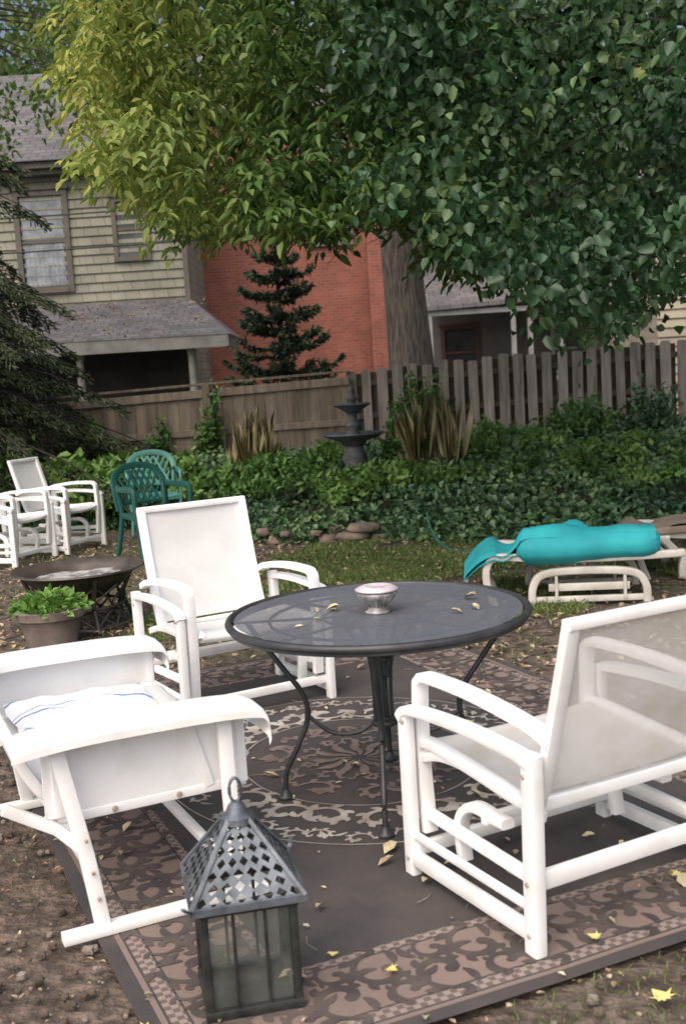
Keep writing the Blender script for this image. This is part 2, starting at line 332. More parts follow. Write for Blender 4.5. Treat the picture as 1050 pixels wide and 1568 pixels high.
# ---------------------------------------------------------------- chairs
def glider(name,loc,face,W=.70,Dp=.60,sling=SLING,hb=.92,bi=.1):
    rot=math.atan2(face[1],face[0])-math.pi/2
    e=empty(name,(loc[0],loc[1],.012),rot)
    fr=MB(); hw=W/2; hd=Dp/2; xb=hw-bi
    for s in (-1,1):
        x=s*hw
        bar(fr,(x,hd,0),(x,hd,.53),.035,.05,(0,1,0)); bar(fr,(x,-hd,0),(x,-hd-.015,.56),.04,.055,(0,1,0))
        bar(fr,(x,hd,.055),(x,-hd,.055),.032,.045); bar(fr,(x-s*.001,hd,.13),(x-s*.001,-hd,.125),.022,.022)
        sweep(fr,cat([(x,hd+.02,.505),(x,hd-.04,.54),(x,0,.556),(x,-hd+.06,.548),(x,-hd-.02,.532)]),rrect(.045,.03,.004))
        xi=s*(hw-.055)
        sweep(fr,cat([(xi,hd-.02,.13),(xi,hd+.0,.35),(xi,hd-.005,.58),(xi,hd-.02,.622),(xi,hd-.07,.638),(xi,0,.636),(xi,-hd+.05,.610),(xi,-hd-.04,.58)]),rrect(.048,.03,.004))
        sweep(fr,cat([(xi,hd-.01,.37),(xi,hd-.15,.405),(xi,-.1,.40),(xi,-hd+.02,.36)]),rrect(.03,.03,.004))
        bar(fr,(xi,hd-.02,.19),(xi,-hd+.05,.17),.028,.035)
        sweep(fr,cat([(xi-s*.03,.14,.08),(xi-s*.03,.15,.2),(xi-s*.03,.08,.27),(xi-s*.03,-.04,.27),(xi-s*.03,-.09,.27)]),rrect(.03,.045,.006),up=(1,0,0))
        xq=s*xb
        sweep(fr,cat([(xq,hd+.0,.40),(xq,hd-.05,.425),(xq,0,.405),(xq,-hd+.08,.385),(xq,-hd+.02,.44),(xq,-hd-.06,.68),(xq,-hd-.13,hb)]),rrect(.032,.042,.006),up=(1,0,0))
    bar(fr,(-xb-.016,-hd-.13,hb),(xb+.016,-hd-.13,hb),.035,.03)
    bar(fr,(-xb,-hd+.07,.375),(xb,-hd+.07,.375),.03,.035); bar(fr,(-xb,hd-.02,.395),(xb,hd-.02,.395),.03,.03)
    bar(fr,(-hw,-hd,.20),(hw,-hd,.20),.03,.05); bar(fr,(-hw,hd-.03,.09),(hw,hd-.03,.09),.03,.04)
    bar(fr,(-hw+.05,-.02,.27),(hw-.05,-.02,.27),.03,.03)
    fr.obj('frame',WHITE,e,smooth=True,angle=35)
    bo=MB()
    for s in (-1,1):
        for (y,z) in ((hd,.055),(-hd,.055),(-hd,.2),(hd-.01,.5),(-hd,.5)):
            lathe(bo,[(0,.004),(.006,.003),(.008,0),(.008,-.004)],(0,0,0),8)
            V=bo.V[-32:]; del bo.V[-32:]
            bo.V+= [(s*(hw+.0175+v[2]+.004),y+v[0],z+v[1]) for v in V]
    bo.obj('bolts',mat('rusty_bolt',(.3,.2,.13),(.45,.42,.4),scale=60,rough=.6),e)
    sg=MB()
    prof=[(hd+.005,.385),(hd+.01,.41),(hd-.05,.43),(.05,.405),(-hd+.12,.39)]
    g=[]
    for y,z in [tuple(v)[1:] for v in cat([(0,a,b) for a,b in prof],4)]:
        g.append([(x,y,z-.012*(1-(x/xb)**2)) for x in np.linspace(-xb,xb,9)])
    surf(sg,g)
    g=[]
    for y,z in [tuple(v)[1:] for v in cat([(0,-hd+.06,.40),(0,-hd+.02,.47),(0,-hd-.06,.68),(0,-hd-.128,hb)],5)]:
        g.append([(x,y-.012*(1-(x/xb)**2),z) for x in np.linspace(-xb,xb,9)])
    surf(sg,g)
    sg.obj('sling',sling,e,smooth=True)
    return e
glider('glider_chair',(.645,3.37),(-.47,.88),W=.78,Dp=.62,hb=.92,bi=.055)
glider('glider_chair',(-.58,5.55),(.49,-.87),W=.76,Dp=.56,sling=SLINGD,hb=.95)
glider('patio_chair',(-3.15,10.7),(.85,-.35),W=.6,Dp=.55,sling=SLINGD,hb=.88)
glider('patio_chair',(-2.8,11.3),(.9,-.4),W=.6,Dp=.55,sling=SLINGD,hb=.90)

SHEET=mat('painted_sheet_metal',(.83,.83,.84),(.66,.64,.6),scale=6,rough=.5,lo=.5,hi=.85,detail=10)
def loveseat():
    F=(.9,.43); rot=math.atan2(F[1],F[0])-math.pi/2
    e=empty('loveseat_glider',(-.86,3.78,.008),rot)
    fr=MB(); arm=MB(); W=1.04; hw=W/2
    for s in (-1,1):
        x=s*hw
        g=[]
        for y,z in [tuple(v)[1:] for v in cat([(0,-.40,.60),(0,-.2,.615),(0,.15,.612),(0,.32,.60),(0,.36,.58),(0,.37,.53),(0,.362,.505)],5)]:
            g.append([(x-.10,y,z-.03),(x-.098,y,z-.008),(x-.085,y,z),(x,y,z+.006),(x+.085,y,z),(x+.098,y,z-.008),(x+.10,y,z-.03)])
        surf(arm,g)
        xp=x-s*.03
        box(arm,xp-.008,xp+.008,-.30,.30,.345,.575)
        bar(arm,(xp+s*.012,-.26,.35),(xp+s*.012,-.26,.58),.03,.012,(1,0,0)); bar(arm,(xp+s*.012,.2,.35),(xp+s*.012,.14,.58),.03,.012,(1,0,0)); bar(arm,(xp,.31,.34),(xp,.31,.58),.04,.03,(0,1,0))
        bar(arm,(xp,-.31,.34),(xp,.32,.34),.025,.03)
        xl=x+s*.035
        sweep(fr,[(xl,-.27,.59),(xl+s*.02,-.21,.25),(xl+s*.03,-.18,.02)],rrect(.045,.028),up=(1,0,0))
        sweep(fr,[(xl,.24,.59),(xl+s*.02,.24,.25),(xl+s*.03,.24,.02)],rrect(.045,.028),up=(1,0,0))
        bar(fr,(xl+s*.03,-.30,.02),(xl+s*.03,.33,.02),.05,.03)
        sweep(fr,[(xl-s*.02,-.42,.42),(xl-s*.02,-.28,.33),(xl+s*.01,-.22,.27)],rrect(.035,.025),up=(1,0,0))
    bar(fr,(-hw-.05,-.20,.21),(hw+.05,-.20,.21),.03,.03); bar(fr,(-hw,.2,.14),(hw,.2,.14),.03,.03)
    xb=hw-.1
    for s in (-1,1):
        x=s*(hw-.08)
        sweep(fr,cat([(x,.34,.40),(x,.28,.43),(x,0,.415),(x,-.25,.40),(x,-.33,.47),(x,-.40,.65),(x,-.47,.84)]),rrect(.035,.05),up=(1,0,0))
    bar(fr,(-hw+.08,-.47,.84),(hw-.08,-.47,.84),.035,.03)
    fr.obj('frame',WHITE,e,smooth=True,angle=35); arm.obj('sheet_metal_arms',SHEET,e,smooth=True,angle=35)
    bo=MB()
    for y in (-.28,-.1,.1,.28):
        lathe(bo,[(0,.004),(.007,.003),(.009,0),(.009,-.004)],(0,0,0),8); V=bo.V[-32:]; del bo.V[-32:]
        bo.V+=[(hw-.03+.013+v[2]+.008,y+v[0],.342+v[1]) for v in V]
    for z in (.12,.2,.3):
        lathe(bo,[(0,.004),(.005,.003),(.006,0),(.006,-.004)],(0,0,0),8); V=bo.V[-32:]; del bo.V[-32:]
        bo.V+=[(hw+.065+v[2]+.018,-.19+v[0]-(z-.12)*.12,z+v[1]) for v in V]
    bo.obj('bolts',mat('rusty_rivet',(.28,.17,.1),(.4,.33,.28),scale=60,rough=.6),e)
    sg=MB(); g=[]
    for y,z in [tuple(v)[1:] for v in cat([(0,.34,.37),(0,.35,.41),(0,.28,.445),(0,0,.43),(0,-.25,.415),(0,-.33,.48),(0,-.40,.65),(0,-.468,.84)],4)]:
        g.append([(x,y,z-.01*(1-(x/xb)**2)) for x in np.linspace(-xb-.02,xb+.02,11)])
    surf(sg,g); sg.obj('sling',SLINGD,e,smooth=True)
    return e
loveseat()
def stripemat():
    m,nt,b=newmat('striped_fabric'); N=nt.nodes;L=nt.links
    tc=N.new('ShaderNodeTexCoord'); sp=N.new('ShaderNodeSeparateXYZ'); L.new(tc.outputs['Object'],sp.inputs[0])
    n=N.new('ShaderNodeTexNoise'); n.inputs['Scale'].default_value=3; L.new(tc.outputs['Object'],n.inputs['Vector'])
    a=N.new('ShaderNodeMath');a.operation='MULTIPLY_ADD';a.inputs[1].default_value=5;L.new(sp.outputs['Y'],a.inputs[0]); L.new(n.outputs['Fac'],a.inputs[2])
    f=N.new('ShaderNodeMath');f.operation='FRACT';L.new(a.outputs[0],f.inputs[0])
    r=N.new('ShaderNodeValToRGB'); r.color_ramp.interpolation='CONSTANT'; e=r.color_ramp.elements; e[0].position=0;e[0].color=(.84,.85,.87,1);e[1].position=.5;e[1].color=(.22,.29,.52,1)
    for p,c in ((.57,(.84,.85,.87,1)),(.68,(.33,.40,.58,1)),(.73,(.84,.85,.87,1))):
        x=e.new(p);x.color=c
    L.new(f.outputs[0],r.inputs[0]);L.new(r.outputs[0],b.inputs['Base Color']);b.inputs['Roughness'].default_value=.9
    return m
def pillow(name,loc,sx,sy,sz,rotz,m,tilt=0):
    mb=MB()
    for sg_ in (1,-1):
        g=[]
        for v in np.linspace(-1,1,21):
            row=[]
            for u in np.linspace(-1,1,21):
                k=max(0,(1-u**4)*(1-v**4))**.5; pin=1-.06*(1-abs(u*v))
                row.append((u*sx*pin+.01*nz((u*3,v*3,4)),v*sy*pin+.01*nz((u*3,v*3,9)),sg_*sz*k+.014*nz((u*2,v*2,1),1.6)))
            g.append(row if sg_>0 else row[::-1])
        surf(mb,g)
    o=mb.obj(name,m,smooth=True,loc=loc,rot=rotz); o.rotation_euler=(tilt,0,rotz); return o
pillow('striped_cushion',(-.96,3.97,.455),.26,.22,.030,math.radians(25),stripemat(),.05)

# ---------------------------------------------------------------- table
TC=(.105,4.13)
def tablemat():
    m,nt,b=newmat('table_mesh_top'); N=nt.nodes;L=nt.links
    tc=N.new('ShaderNodeTexCoord'); mp=N.new('ShaderNodeMapping'); mp.inputs['Rotation'].default_value=(0,0,.5); L.new(tc.outputs['Object'],mp.inputs[0])
    v=N.new('ShaderNodeTexVoronoi'); v.inputs['Scale'].default_value=150; v.inputs['Randomness'].default_value=.15; L.new(mp.outputs[0],v.inputs['Vector'])
    r=N.new('ShaderNodeValToRGB'); e=r.color_ramp.elements; e[0].position=.22;e[0].color=(.012,.013,.016,1); e[1].position=.42;e[1].color=(.15,.165,.20,1)
    L.new(v.outputs['Distance'],r.inputs[0]); L.new(r.outputs[0],b.inputs['Base Color'])
    n=N.new('ShaderNodeTexNoise'); n.inputs['Scale'].default_value=3; n.inputs['Detail'].default_value=8; L.new(tc.outputs['Object'],n.inputs['Vector'])
    q=N.new('ShaderNodeMapRange'); q.inputs['From Min'].default_value=.3; q.inputs['From Max'].default_value=.7; q.inputs['To Min'].default_value=.25; q.inputs['To Max'].default_value=.5; L.new(n.outputs['Fac'],q.inputs[0]); L.new(q.outputs[0],b.inputs['Roughness'])
    b.inputs['Metallic'].default_value=.1; b.inputs['Specular IOR Level'].default_value=.8
    # perforations are open: see through the holes
    tp=N.new('ShaderNodeBsdfTransparent'); ms=N.new('ShaderNodeMixShader'); h=N.new('ShaderNodeMath'); h.operation='LESS_THAN'; h.inputs[1].default_value=.24
    L.new(v.outputs['Distance'],h.inputs[0]); L.new(h.outputs[0],ms.inputs[0]); L.new(b.outputs[0],ms.inputs[1]); L.new(tp.outputs[0],ms.inputs[2]); L.new(ms.outputs[0],N['Material Output'].inputs[0])
    return m
te=empty('patio_table',(TC[0],TC[1],.012)); TR=.548
mb=MB(); lathe(mb,[(.02,.708),(TR-.02,.708)],n=64); mb.obj('mesh_top',tablemat(),te)
mb=MB()
tube(mb,[(TR*math.cos(a),TR*math.sin(a),.700) for a in np.linspace(0,2*math.pi,73)[:-1]],.014,10,closed=True)
sweep(mb,[((TR-.006)*math.cos(a),(TR-.006)*math.sin(a),.688) for a in np.linspace(0,2*math.pi,73)[:-1]],rrect(.01,.028),closed=True)
tube(mb,[(.025*math.cos(a),.025*math.sin(a),.706) for a in np.linspace(0,2*math.pi,17)[:-1]],.006,6,closed=True)
a0=math.atan2(3.76-4.13,.08-.105)
for k in range(4):
    a=a0+k*math.pi/2; c,s=math.cos(a),math.sin(a)
    pr=[(.49,.69),(.445,.62),(.36,.50),(.295,.40),(.285,.31),(.33,.20),(.375,.11),(.385,.03)]
    tube(mb,cat([(r*c,r*s,z) for r,z in pr]),.0105,8)
    lathe(mb,[(.0,.0),(.028,.0),(.03,.012),(.018,.022),(.013,.04)],(.385*c,.385*s,0),12)
    tube(mb,cat([(.29*c,.29*s,.33),(.2*c,.2*s,.255),(.1*c,.1*s,.25),(.035*c,.035*s,.29)]),.008,6)
    tube(mb,cat([(.16*c,.16*s,.695),(.10*c,.10*s,.62),(.045*c,.045*s,.54),(.032*c,.032*s,.42),(.032*c,.032*s,.28)]),.007,6)
    c2,s2=math.cos(a+.78),math.sin(a+.78)
    tube(mb,cat([(.1*c2,.1*s2,.695),(.07*c2,.07*s2,.62),(.035*c2,.035*s2,.54),(.03*c2,.03*s2,.46)]),.006,6)
for R,z in ((.036,.53),(.036,.285)): tube(mb,[(R*math.cos(q),R*math.sin(q),z) for q in np.linspace(0,2*math.pi,21)[:-1]],.012,8,closed=True)
for rr in (.2,.4): tube(mb,[(rr*math.cos(q),rr*math.sin(q),.693) for q in np.linspace(0,2*math.pi,41)[:-1]],.006,6,closed=True)
for k in range(8):
    q=k*math.pi/4; bar(mb,(.03*math.cos(q),.03*math.sin(q),.693),(.54*math.cos(q),.54*math.sin(q),.693),.012,.008)
mb.obj('iron_legs',BLACKM,te,smooth=True,angle=50)
mb=MB(); lathe(mb,[(0,0),(.045,0),(.048,.005),(.034,.012),(.030,.024),(.042,.036),(.060,.052),(.073,.068),(.075,.076),(.064,.08)],n=28)
lathe(mb,[(.064,.080),(.079,.083),(.079,.089),(.06,.098),(.035,.102),(.03,.096),(0,.095)],n=28,mi=1)
for k in range(16):
    q=k*math.pi/8; tube(mb,[(.031*math.cos(q),.031*math.sin(q),.024),(.061*math.cos(q),.061*math.sin(q),.052),(.0735*math.cos(q),.0735*math.sin(q),.066),(.072*math.cos(q),.072*math.sin(q),.078)],.003,5)
mb.obj('candle_holder',[mat('pale_glass',(.36,.36,.37),(.17,.15,.15),scale=30,rough=.2),mat('pink_lid',(.42,.36,.41),(.62,.58,.62),scale=18,rough=.4)],smooth=True,loc=(TC[0]-.0,TC[1]-.03,.721))

# ---------------------------------------------------------------- lantern
def lantern():
    e=empty('garden_lantern',(-.318,2.81,.014),math.radians(12))
    zinc=mat('weathered_zinc',(.07,.08,.095),(.17,.19,.22),scale=14,rough=.5,metal=.5,bump=.2)
    dk=mat('dark_metal',(.018,.02,.02),(.045,.045,.042),scale=18,rough=.5,metal=.3,bump=.2)
    b=MB(); h=.112
    for x in (-h,h):
        for y in (-h,h): bar(b,(x,y,0),(x,y,.30),.02,.02,(0,1,0))
    for z in (.012,.285):
        for s in (-1,1):
            bar(b,(-h-.012,s*h,z),(h+.012,s*h,z),.024,.028); bar(b,(s*h,-h,z),(s*h,h,z),.022,.026)
    box(b,-h+.002,h-.002,-h+.002,h-.002,.004,.016)
    for s in (-1,1):
        for t in (-.04,.04):
            bar(b,(t,s*(h-.002),.02),(t,s*(h-.002),.28),.008,.01,(0,1,0)); bar(b,(s*(h-.002),t,.02),(s*(h-.002),t,.28),.01,.008,(0,1,0))
    b.obj('body_frame',dk,e,smooth=True,angle=40)
    g=MB()
    for s in (-1,1):
        box(g,-h+.012,h-.012,s*(h-.008)-.001,s*(h-.008)+.001,.026,.27); box(g,s*(h-.008)-.001,s*(h-.008)+.001,-h+.012,h-.012,.026,.27)
    g.obj('glass_panes',glassmat('old_glass',(.2,.22,.2)),e)
    r=MB(); E=.142; z0=.305; z1=.475; t1=.026
    sweep(r,[(-E,-E,z0-.006),(E,-E,z0-.006),(E,E,z0-.006),(-E,E,z0-.006)],rrect(.012,.022),closed=True)
    for k in range(4):
        R=Matrix.Rotation(k*math.pi/2,3,'Z')
        def pt(u,v):
            w_=E+(t1-E)*v; return R@Vector((u*w_,-w_,z0+(z1-z0)*v))
        nrm=R@Vector((0,-(z1-z0),E-t1)).normalized()
        sweep(r,[pt(-1,0),pt(-1,1)],rrect(.014,.012),up=nrm)
        rows=7
        for i in range(rows):
            va=i/rows; vb=(i+1)/rows; cols=max(2,round(8*(1-va*.72)))
            off=(i%2)*.5
            for j in range(cols+1):
                u0=-1+2*(j-off)/cols; u1=u0+2/cols; um=(u0+u1)/2
                cl=lambda u:max(-1,min(1,u))
                if u1<=-1 or u0>=1: continue
                A=[pt(cl(u0),va),pt(cl(um),va),pt(cl(u1),va),pt(cl(u1),(va+vb)/2),pt(cl(u1),vb),pt(cl(um),vb),pt(cl(u0),vb),pt(cl(u0),(va+vb)/2)]
                vm=(va+vb)/2; dv=(vb-va)*.44; du=(u1-u0)*.40
                full=(u0>=-1.001 and u1<=1.001)
                if full:
                    I=[pt(um,vm-dv),pt(um+du,vm),pt(um,vm+dv),pt(um-du,vm)]
                    r.add(A+I,[(0,1,8,11),(1,2,9,8),(2,3,9),(3,4,9),(4,5,10,9),(5,6,11,10),(6,7,11),(7,0,11)])
                else: r.add([A[0],A[2],A[4],A[6]],[(0,1,2,3)])
    lathe(r,[(.044,z1-.012),(.042,z1+.004),(.03,z1+.012),(.022,z1+.03),(.012,z1+.04),(0,z1+.042)],n=20)
    tube(r,[(.015*math.cos(q),0,z1+.07+.032*math.sin(q)) for q in np.linspace(0,2*math.pi,21)[:-1]],.0045,6,closed=True)
    sweep(r,cat([(-E,-E,z0),(-E-.012,-E-.012,z0+.008),(-E-.02,-E-.02,z0+.02)],3),rrect(.012,.006)); sweep(r,cat([(E,E,z0),(E+.012,E+.012,z0+.008),(E+.015,E+.015,z0+.03)],3),rrect(.012,.006))
    r.obj('perforated_roof',zinc,e)
    return e
lantern()

# ---------------------------------------------------------------- fire pit, pot
def firepit():
    e=empty('fire_pit',(-1.80,7.6,0),0); b=MB()
    lathe(b,[(0,.2),(.15,.21),(.28,.28),(.36,.36),(.40,.40),(.44,.405),(.445,.395),(.40,.385),(.35,.34),(.27,.265),(.14,.195),(0,.185)],n=40)
    for k in range(12):
        a=k*math.pi/6; c,s=math.cos(a),math.sin(a); c2,s2=math.cos(a+.5236),math.sin(a+.5236)
        tube(b,cat([(.30*c,.30*s,.02),(.27*c2,.27*s2,.16),(.33*c,.33*s,.3)]),.008,6); tube(b,cat([(.30*c2,.30*s2,.02),(.27*c,.27*s,.16),(.33*c2,.33*s2,.3)]),.008,6)
    for R,z in ((.31,.02),(.285,.15)): tube(b,[(R*math.cos(q),R*math.sin(q),z) for q in np.linspace(0,2*math.pi,33)[:-1]],.011,6,closed=True)
    for k in range(4):
        a=k*math.pi/2+.5; c,s=math.cos(a),math.sin(a); tube(b,cat([(.37*c,.37*s,0),(.32*c,.32*s,.1),(.3*c,.3*s,.2),(.38*c,.38*s,.37)]),.015,6)
    b.obj('bowl_and_stand',mat('fire_pit_iron',(.045,.038,.034),(.1,.08,.07),scale=9,rough=.45,metal=.3),e,smooth=True,angle=50)
    b=MB(); 
    g=[[(r*math.cos(q),r*math.sin(q),.33+.03*nz((r*math.cos(q)*4,r*math.sin(q)*4,0),2)) for q in np.linspace(0,2*math.pi,33)] for r in np.linspace(0.001,.325,9)]
    surf(b,g); b.obj('ash',mat('ash',(.42,.42,.42),(.09,.08,.08),scale=14,rough=.95,bump=.5),e,smooth=True)
firepit()
LEAFG=leafmat('weed_leaves',[(.1,(.04,.10,.022)),(.5,(.09,.19,.045)),(.9,(.18,.31,.085))],trans=.2)
def pot():
    e=empty('potted_plant',(-1.87,7.05,0)); b=MB()
    lathe(b,[(0,0),(.15,0),(.19,.17),(.2,.19),(.225,.195),(.235,.245),(.225,.25),(.2,.245),(.195,.21),(0,.21)],n=32)
    b.obj('clay_pot',mat('dark_clay',(.13,.10,.09),(.21,.17,.15),scale=8,rough=.85),e,smooth=True,angle=45)
    n=420; r=.22*np.sqrt(RG.random(n)); a=RG.random(n)*6.28; P=np.stack([r*np.cos(a),r*np.sin(a),.23+RG.random(n)*.12*(1-(r/.26)**2)],1)
    D=np.stack([np.cos(a),np.sin(a),RG.random(n)*1.0],1)+RG.normal(size=(n,3))*.5
    leafmass('leaves',P,D,rdir(n,(0,0,1.5)),RG.uniform(.04,.07,n),RG.uniform(.03,.05,n),leafmat('herb_leaves',[(.1,(.07,.17,.03)),(.5,(.15,.30,.06)),(.9,(.28,.44,.12))],trans=.3),e)
pot()

# ---------------------------------------------------------------- plastic chairs
def monobloc(name,loc,face,col):
    rot=math.atan2(face[1],face[0])-math.pi/2; e=empty(name,(loc[0],loc[1],0),rot); b=MB()
    g=[[(x*(.24-.02*(y<0)),y,.41+.015*x*x-.01*math.cos(y*5)+(.0 if y<.2 else -(y-.2)*.4)) for x in np.linspace(-1,1,9)] for y in np.linspace(-.22,.25,9)]
    surf(b,g)
    for s in (-1,1):
        sweep(b,cat([(s*.27,.26,0),(s*.255,.22,.2),(s*.27,.2,.42),(s*.28,.2,.62),(s*.28,.12,.655),(s*.28,-.1,.65),(s*.25,-.22,.66)]),rrect(.055,.03),up=(1,0,0))
        sweep(b,cat([(s*.25,-.33,0),(s*.225,-.26,.25),(s*.22,-.23,.45),(s*.24,-.27,.66)]),rrect(.05,.035),up=(1,0,0))
        bar(b,(s*.25,.2,.395),(s*.22,-.22,.395),.02,.05)
    bar(b,(-.25,.23,.385),(.25,.23,.385),.02,.05); bar(b,(-.22,-.225,.39),(.22,-.225,.39),.02,.05)
    hoop=[(-.235,-.24,.44),(-.25,-.27,.62),(-.235,-.31,.74),(-.15,-.335,.82),(0,-.345,.845),(.15,-.335,.82),(.235,-.31,.74),(.25,-.27,.62),(.235,-.24,.44)]
    sweep(b,cat(hoop),rrect(.06,.024),up=(0,1,0))
    def top(x): return .845-.9*x*x*1.6
    for i in range(-3,4):
        for sl_ in (-.16,.16):
            x0=i*.065; x1=x0+sl_; x1c=max(-.2,min(.2,x1)); t=(x1c-x0)/sl_ if sl_ else 1
            z1=.5+(.30)*t; z1=min(z1,top(x1c)-.01)
            bar(b,(x0,-.245,.5),(x1c,-.25-.28*(z1-.5),z1),.024,.012,(0,1,0))
    bar(b,(-.23,-.245,.5),(.23,-.245,.5),.03,.015,(0,1,0))
    b.obj('molded_plastic',mat(name+'_plastic',col,tuple(x*.8 for x in col),scale=6,rough=.4),e,smooth=True,angle=45)
monobloc('green_plastic_chair',(-1.74,10.5),(.55,-.8),(.012,.085,.073))
monobloc('teal_plastic_chair',(-2.02,12.3),(.2,-.95),(.07,.24,.21))

# ---------------------------------------------------------------- chaise lounges
TEAL=mat('teal_fabric',(.02,.37,.41),(.01,.27,.32),scale=4,rough=.75,bump=.5,bscale=10)
def chaise(name,loc,rot,cushion,roll=True,xe=.62):
    e=empty(name,(loc[0],loc[1],0),rot); b=MB()
    for s in (-1,1):
        y=s*.29
        sweep(b,cat([(-.60,y,.0),(-.65,y,.15),(-.64,y,.28),(-.55,y,.325),(-.2,y,.30),(.3,y,.30),(xe,y,.31)]),rrect(.05,.055),up=(0,1,0))
        sweep(b,cat([(-.36,y,0),(-.35,y,.12),(-.28,y,.2),(-.05,y,.22),(.28,y,.2),(.37,y,.12),(.38,y,0)]),rrect(.05,.06),up=(0,1,0))
        bar(b,(-.36,y,.03),(.38,y,.03),.03,.04); bar(b,(-.25,y,.11),(.27,y,.11),.02,.05)
        for x in (-.2,.24): bar(b,(x,y,.03),(x,y,.22),.02,.05,(0,1,0))
    for x in np.linspace(-.6,xe-.05,13): bar(b,(x,-.28,.315),(x,.28,.315),.06,.02)
    b.obj('plastic_frame',mat('aged_white_plastic',(.60,.58,.54),(.42,.40,.36),scale=6,rough=.5),e,smooth=True,angle=45)
    c=MB(); g=[];g2=[]
    for x in np.linspace(-.80,.44,44):
        row=[]
        for y in np.linspace(-.34,.33,21):
            z=.365+.035*nz((x*4,y*4,2),1.2)+.02*nz((x*5,y*12,7),1.1)
            if roll:
                t=max(0,min(1,(x+.52)/.12)); q=(y+.22)/.13
                if abs(q)<1: z+=.13*t*math.sqrt(max(0,1-q*q))
                z+=.14*math.exp(-((x+.04)/.15)**2-((y-.10)/.12)**2)+.05*math.exp(-((x-.22)/.10)**2-((y-.12)/.12)**2)
            if x<-.60: z-=(-.60-x)*.8
            if x<-.45: z+=.03*math.sin((x+.8)*16)
            row.append((x,y,z))
        g.append(row); g2.append([(p[0],p[1],min(p[2]-.03,.34 if p[0]>-.6 else p[2]-.03)) for p in row][::-1])
    surf(c,g);surf(c,g2)
    if roll:
        pts=[(x,-.265+.008*math.sin(x*5),.372+.006*math.sin(x*7)) for x in np.linspace(-.45,.47,26)]
        sc=[.5,.8,.95]+[1+.04*nz((i*.5,0,0)) for i in range(19)]+[1,.95,.85,.6]
        sweep(c,pts,[(q[0]*(1+.05*math.sin(2*i)),q[1]*(1+.05*math.cos(2*i))) for i,q in enumerate(circ(.103,24))],scales=sc)
    else:
        sweep(c,[(x,-.34,.345+.02*nz((x*3,-1,2),1.2)) for x in np.linspace(-.75,.44,20)],rrect(.03,.05))
    c.obj('cushion',cushion,e,smooth=True)
chaise('chaise_lounge',(1.60,7.64),math.radians(-7),TEAL)
chaise('chaise_lounge',(2.75,8.25),math.radians(-4),mat('tan_fabric',(.25,.2,.16),(.18,.14,.11),scale=5,rough=.9),roll=False,xe=1.0)

# ---------------------------------------------------------------- fountain
e=empty('tiered_fountain',(.17,12.8,.40)); e.scale=(1.12,1.12,1.05); b=MB()
lathe(b,[(0,0),(.2,0),(.2,.05),(.13,.08),(.10,.14),(.13,.22),(.10,.30),(.09,.34),(.14,.40),(.29,.46),(.31,.475),(.30,.49),(.26,.475),(.1,.45),(.07,.46),(.06,.52),(.09,.57),(.05,.64),(.05,.68),(.08,.72),(.18,.78),(.195,.79),(.185,.80),(.05,.77),(.04,.81),(.06,.85),(.035,.9),(.04,.94),(.015,.98),(0,1.0)],n=32)
b.obj('stone_tiers',mat('dark_cast_stone',(.045,.05,.055),(.11,.12,.125),scale=12,rough=.6,bump=.3),e,smooth=True,angle=50)

# ---------------------------------------------------------------- fences
WG=mat('weathered_wood_grey',(.36,.32,.295),(.2,.175,.16),scale=3,rough=.9,stretch=(6,6,.6),bump=.4,detail=8)
WGD=mat('weathered_wood_dark',(.10,.088,.076),(.055,.047,.04),scale=3,rough=.9,stretch=(6,6,.6),bump=.4)
WB=mat('weathered_wood_brown',(.20,.17,.13),(.10,.088,.068),scale=2.5,rough=.9,stretch=(5,5,.5),bump=.4,detail=8)
def picket_fence():
    e=empty('picket_fence'); b=MB(); x=.24
    while x<9:
        y=16-.05*x; zt=1.60+.035*x+RG.normal()*.018; w_=.066+RG.normal()*.004; t=RG.normal()*.01
        m=int(RG.random()>.75)
        b.add([(x-w_,y,0),(x+w_,y,0),(x+w_+t,y,zt-.02),(x+w_-.02+t,y,zt),(x-w_+.02+t,y,zt),(x-w_+t,y,zt-.02)]+[(x-w_,y+.02,0),(x+w_,y+.02,0),(x+w_+t,y+.02,zt-.02),(x+w_-.02+t,y+.02,zt),(x-w_+.02+t,y+.02,zt),(x-w_+t,y+.02,zt-.02)],
          [(0,1,2,3,4,5),(11,10,9,8,7,6)]+[(k,(k+6),(k+1)%6+6,(k+1)%6) for k in range(6)],m)
        xx=x+.1; box(b,xx-.05,xx+.05,y+.06,y+.08,0,zt-.04,2)
        x+=.205*(1+RG.normal()*.04)
    for z in (.35,.95,1.4): sweep(b,[(.2,16.025,z+.007),(9,15.585,z+.3)],rrect(.035,.08),mi=2)
    for X in (.24,2.7,5.2,7.6): box(b,X-.05,X+.05,16.09-.05*X,16.19-.05*X,0,1.55+.035*X,2)
    WG2=mat('weathered_wood_pale',(.48,.44,.41),(.31,.27,.25),scale=3,rough=.9,stretch=(6,6,.6),bump=.4)
    b.obj('pickets',[WG,WG2,WGD],e)
picket_fence()
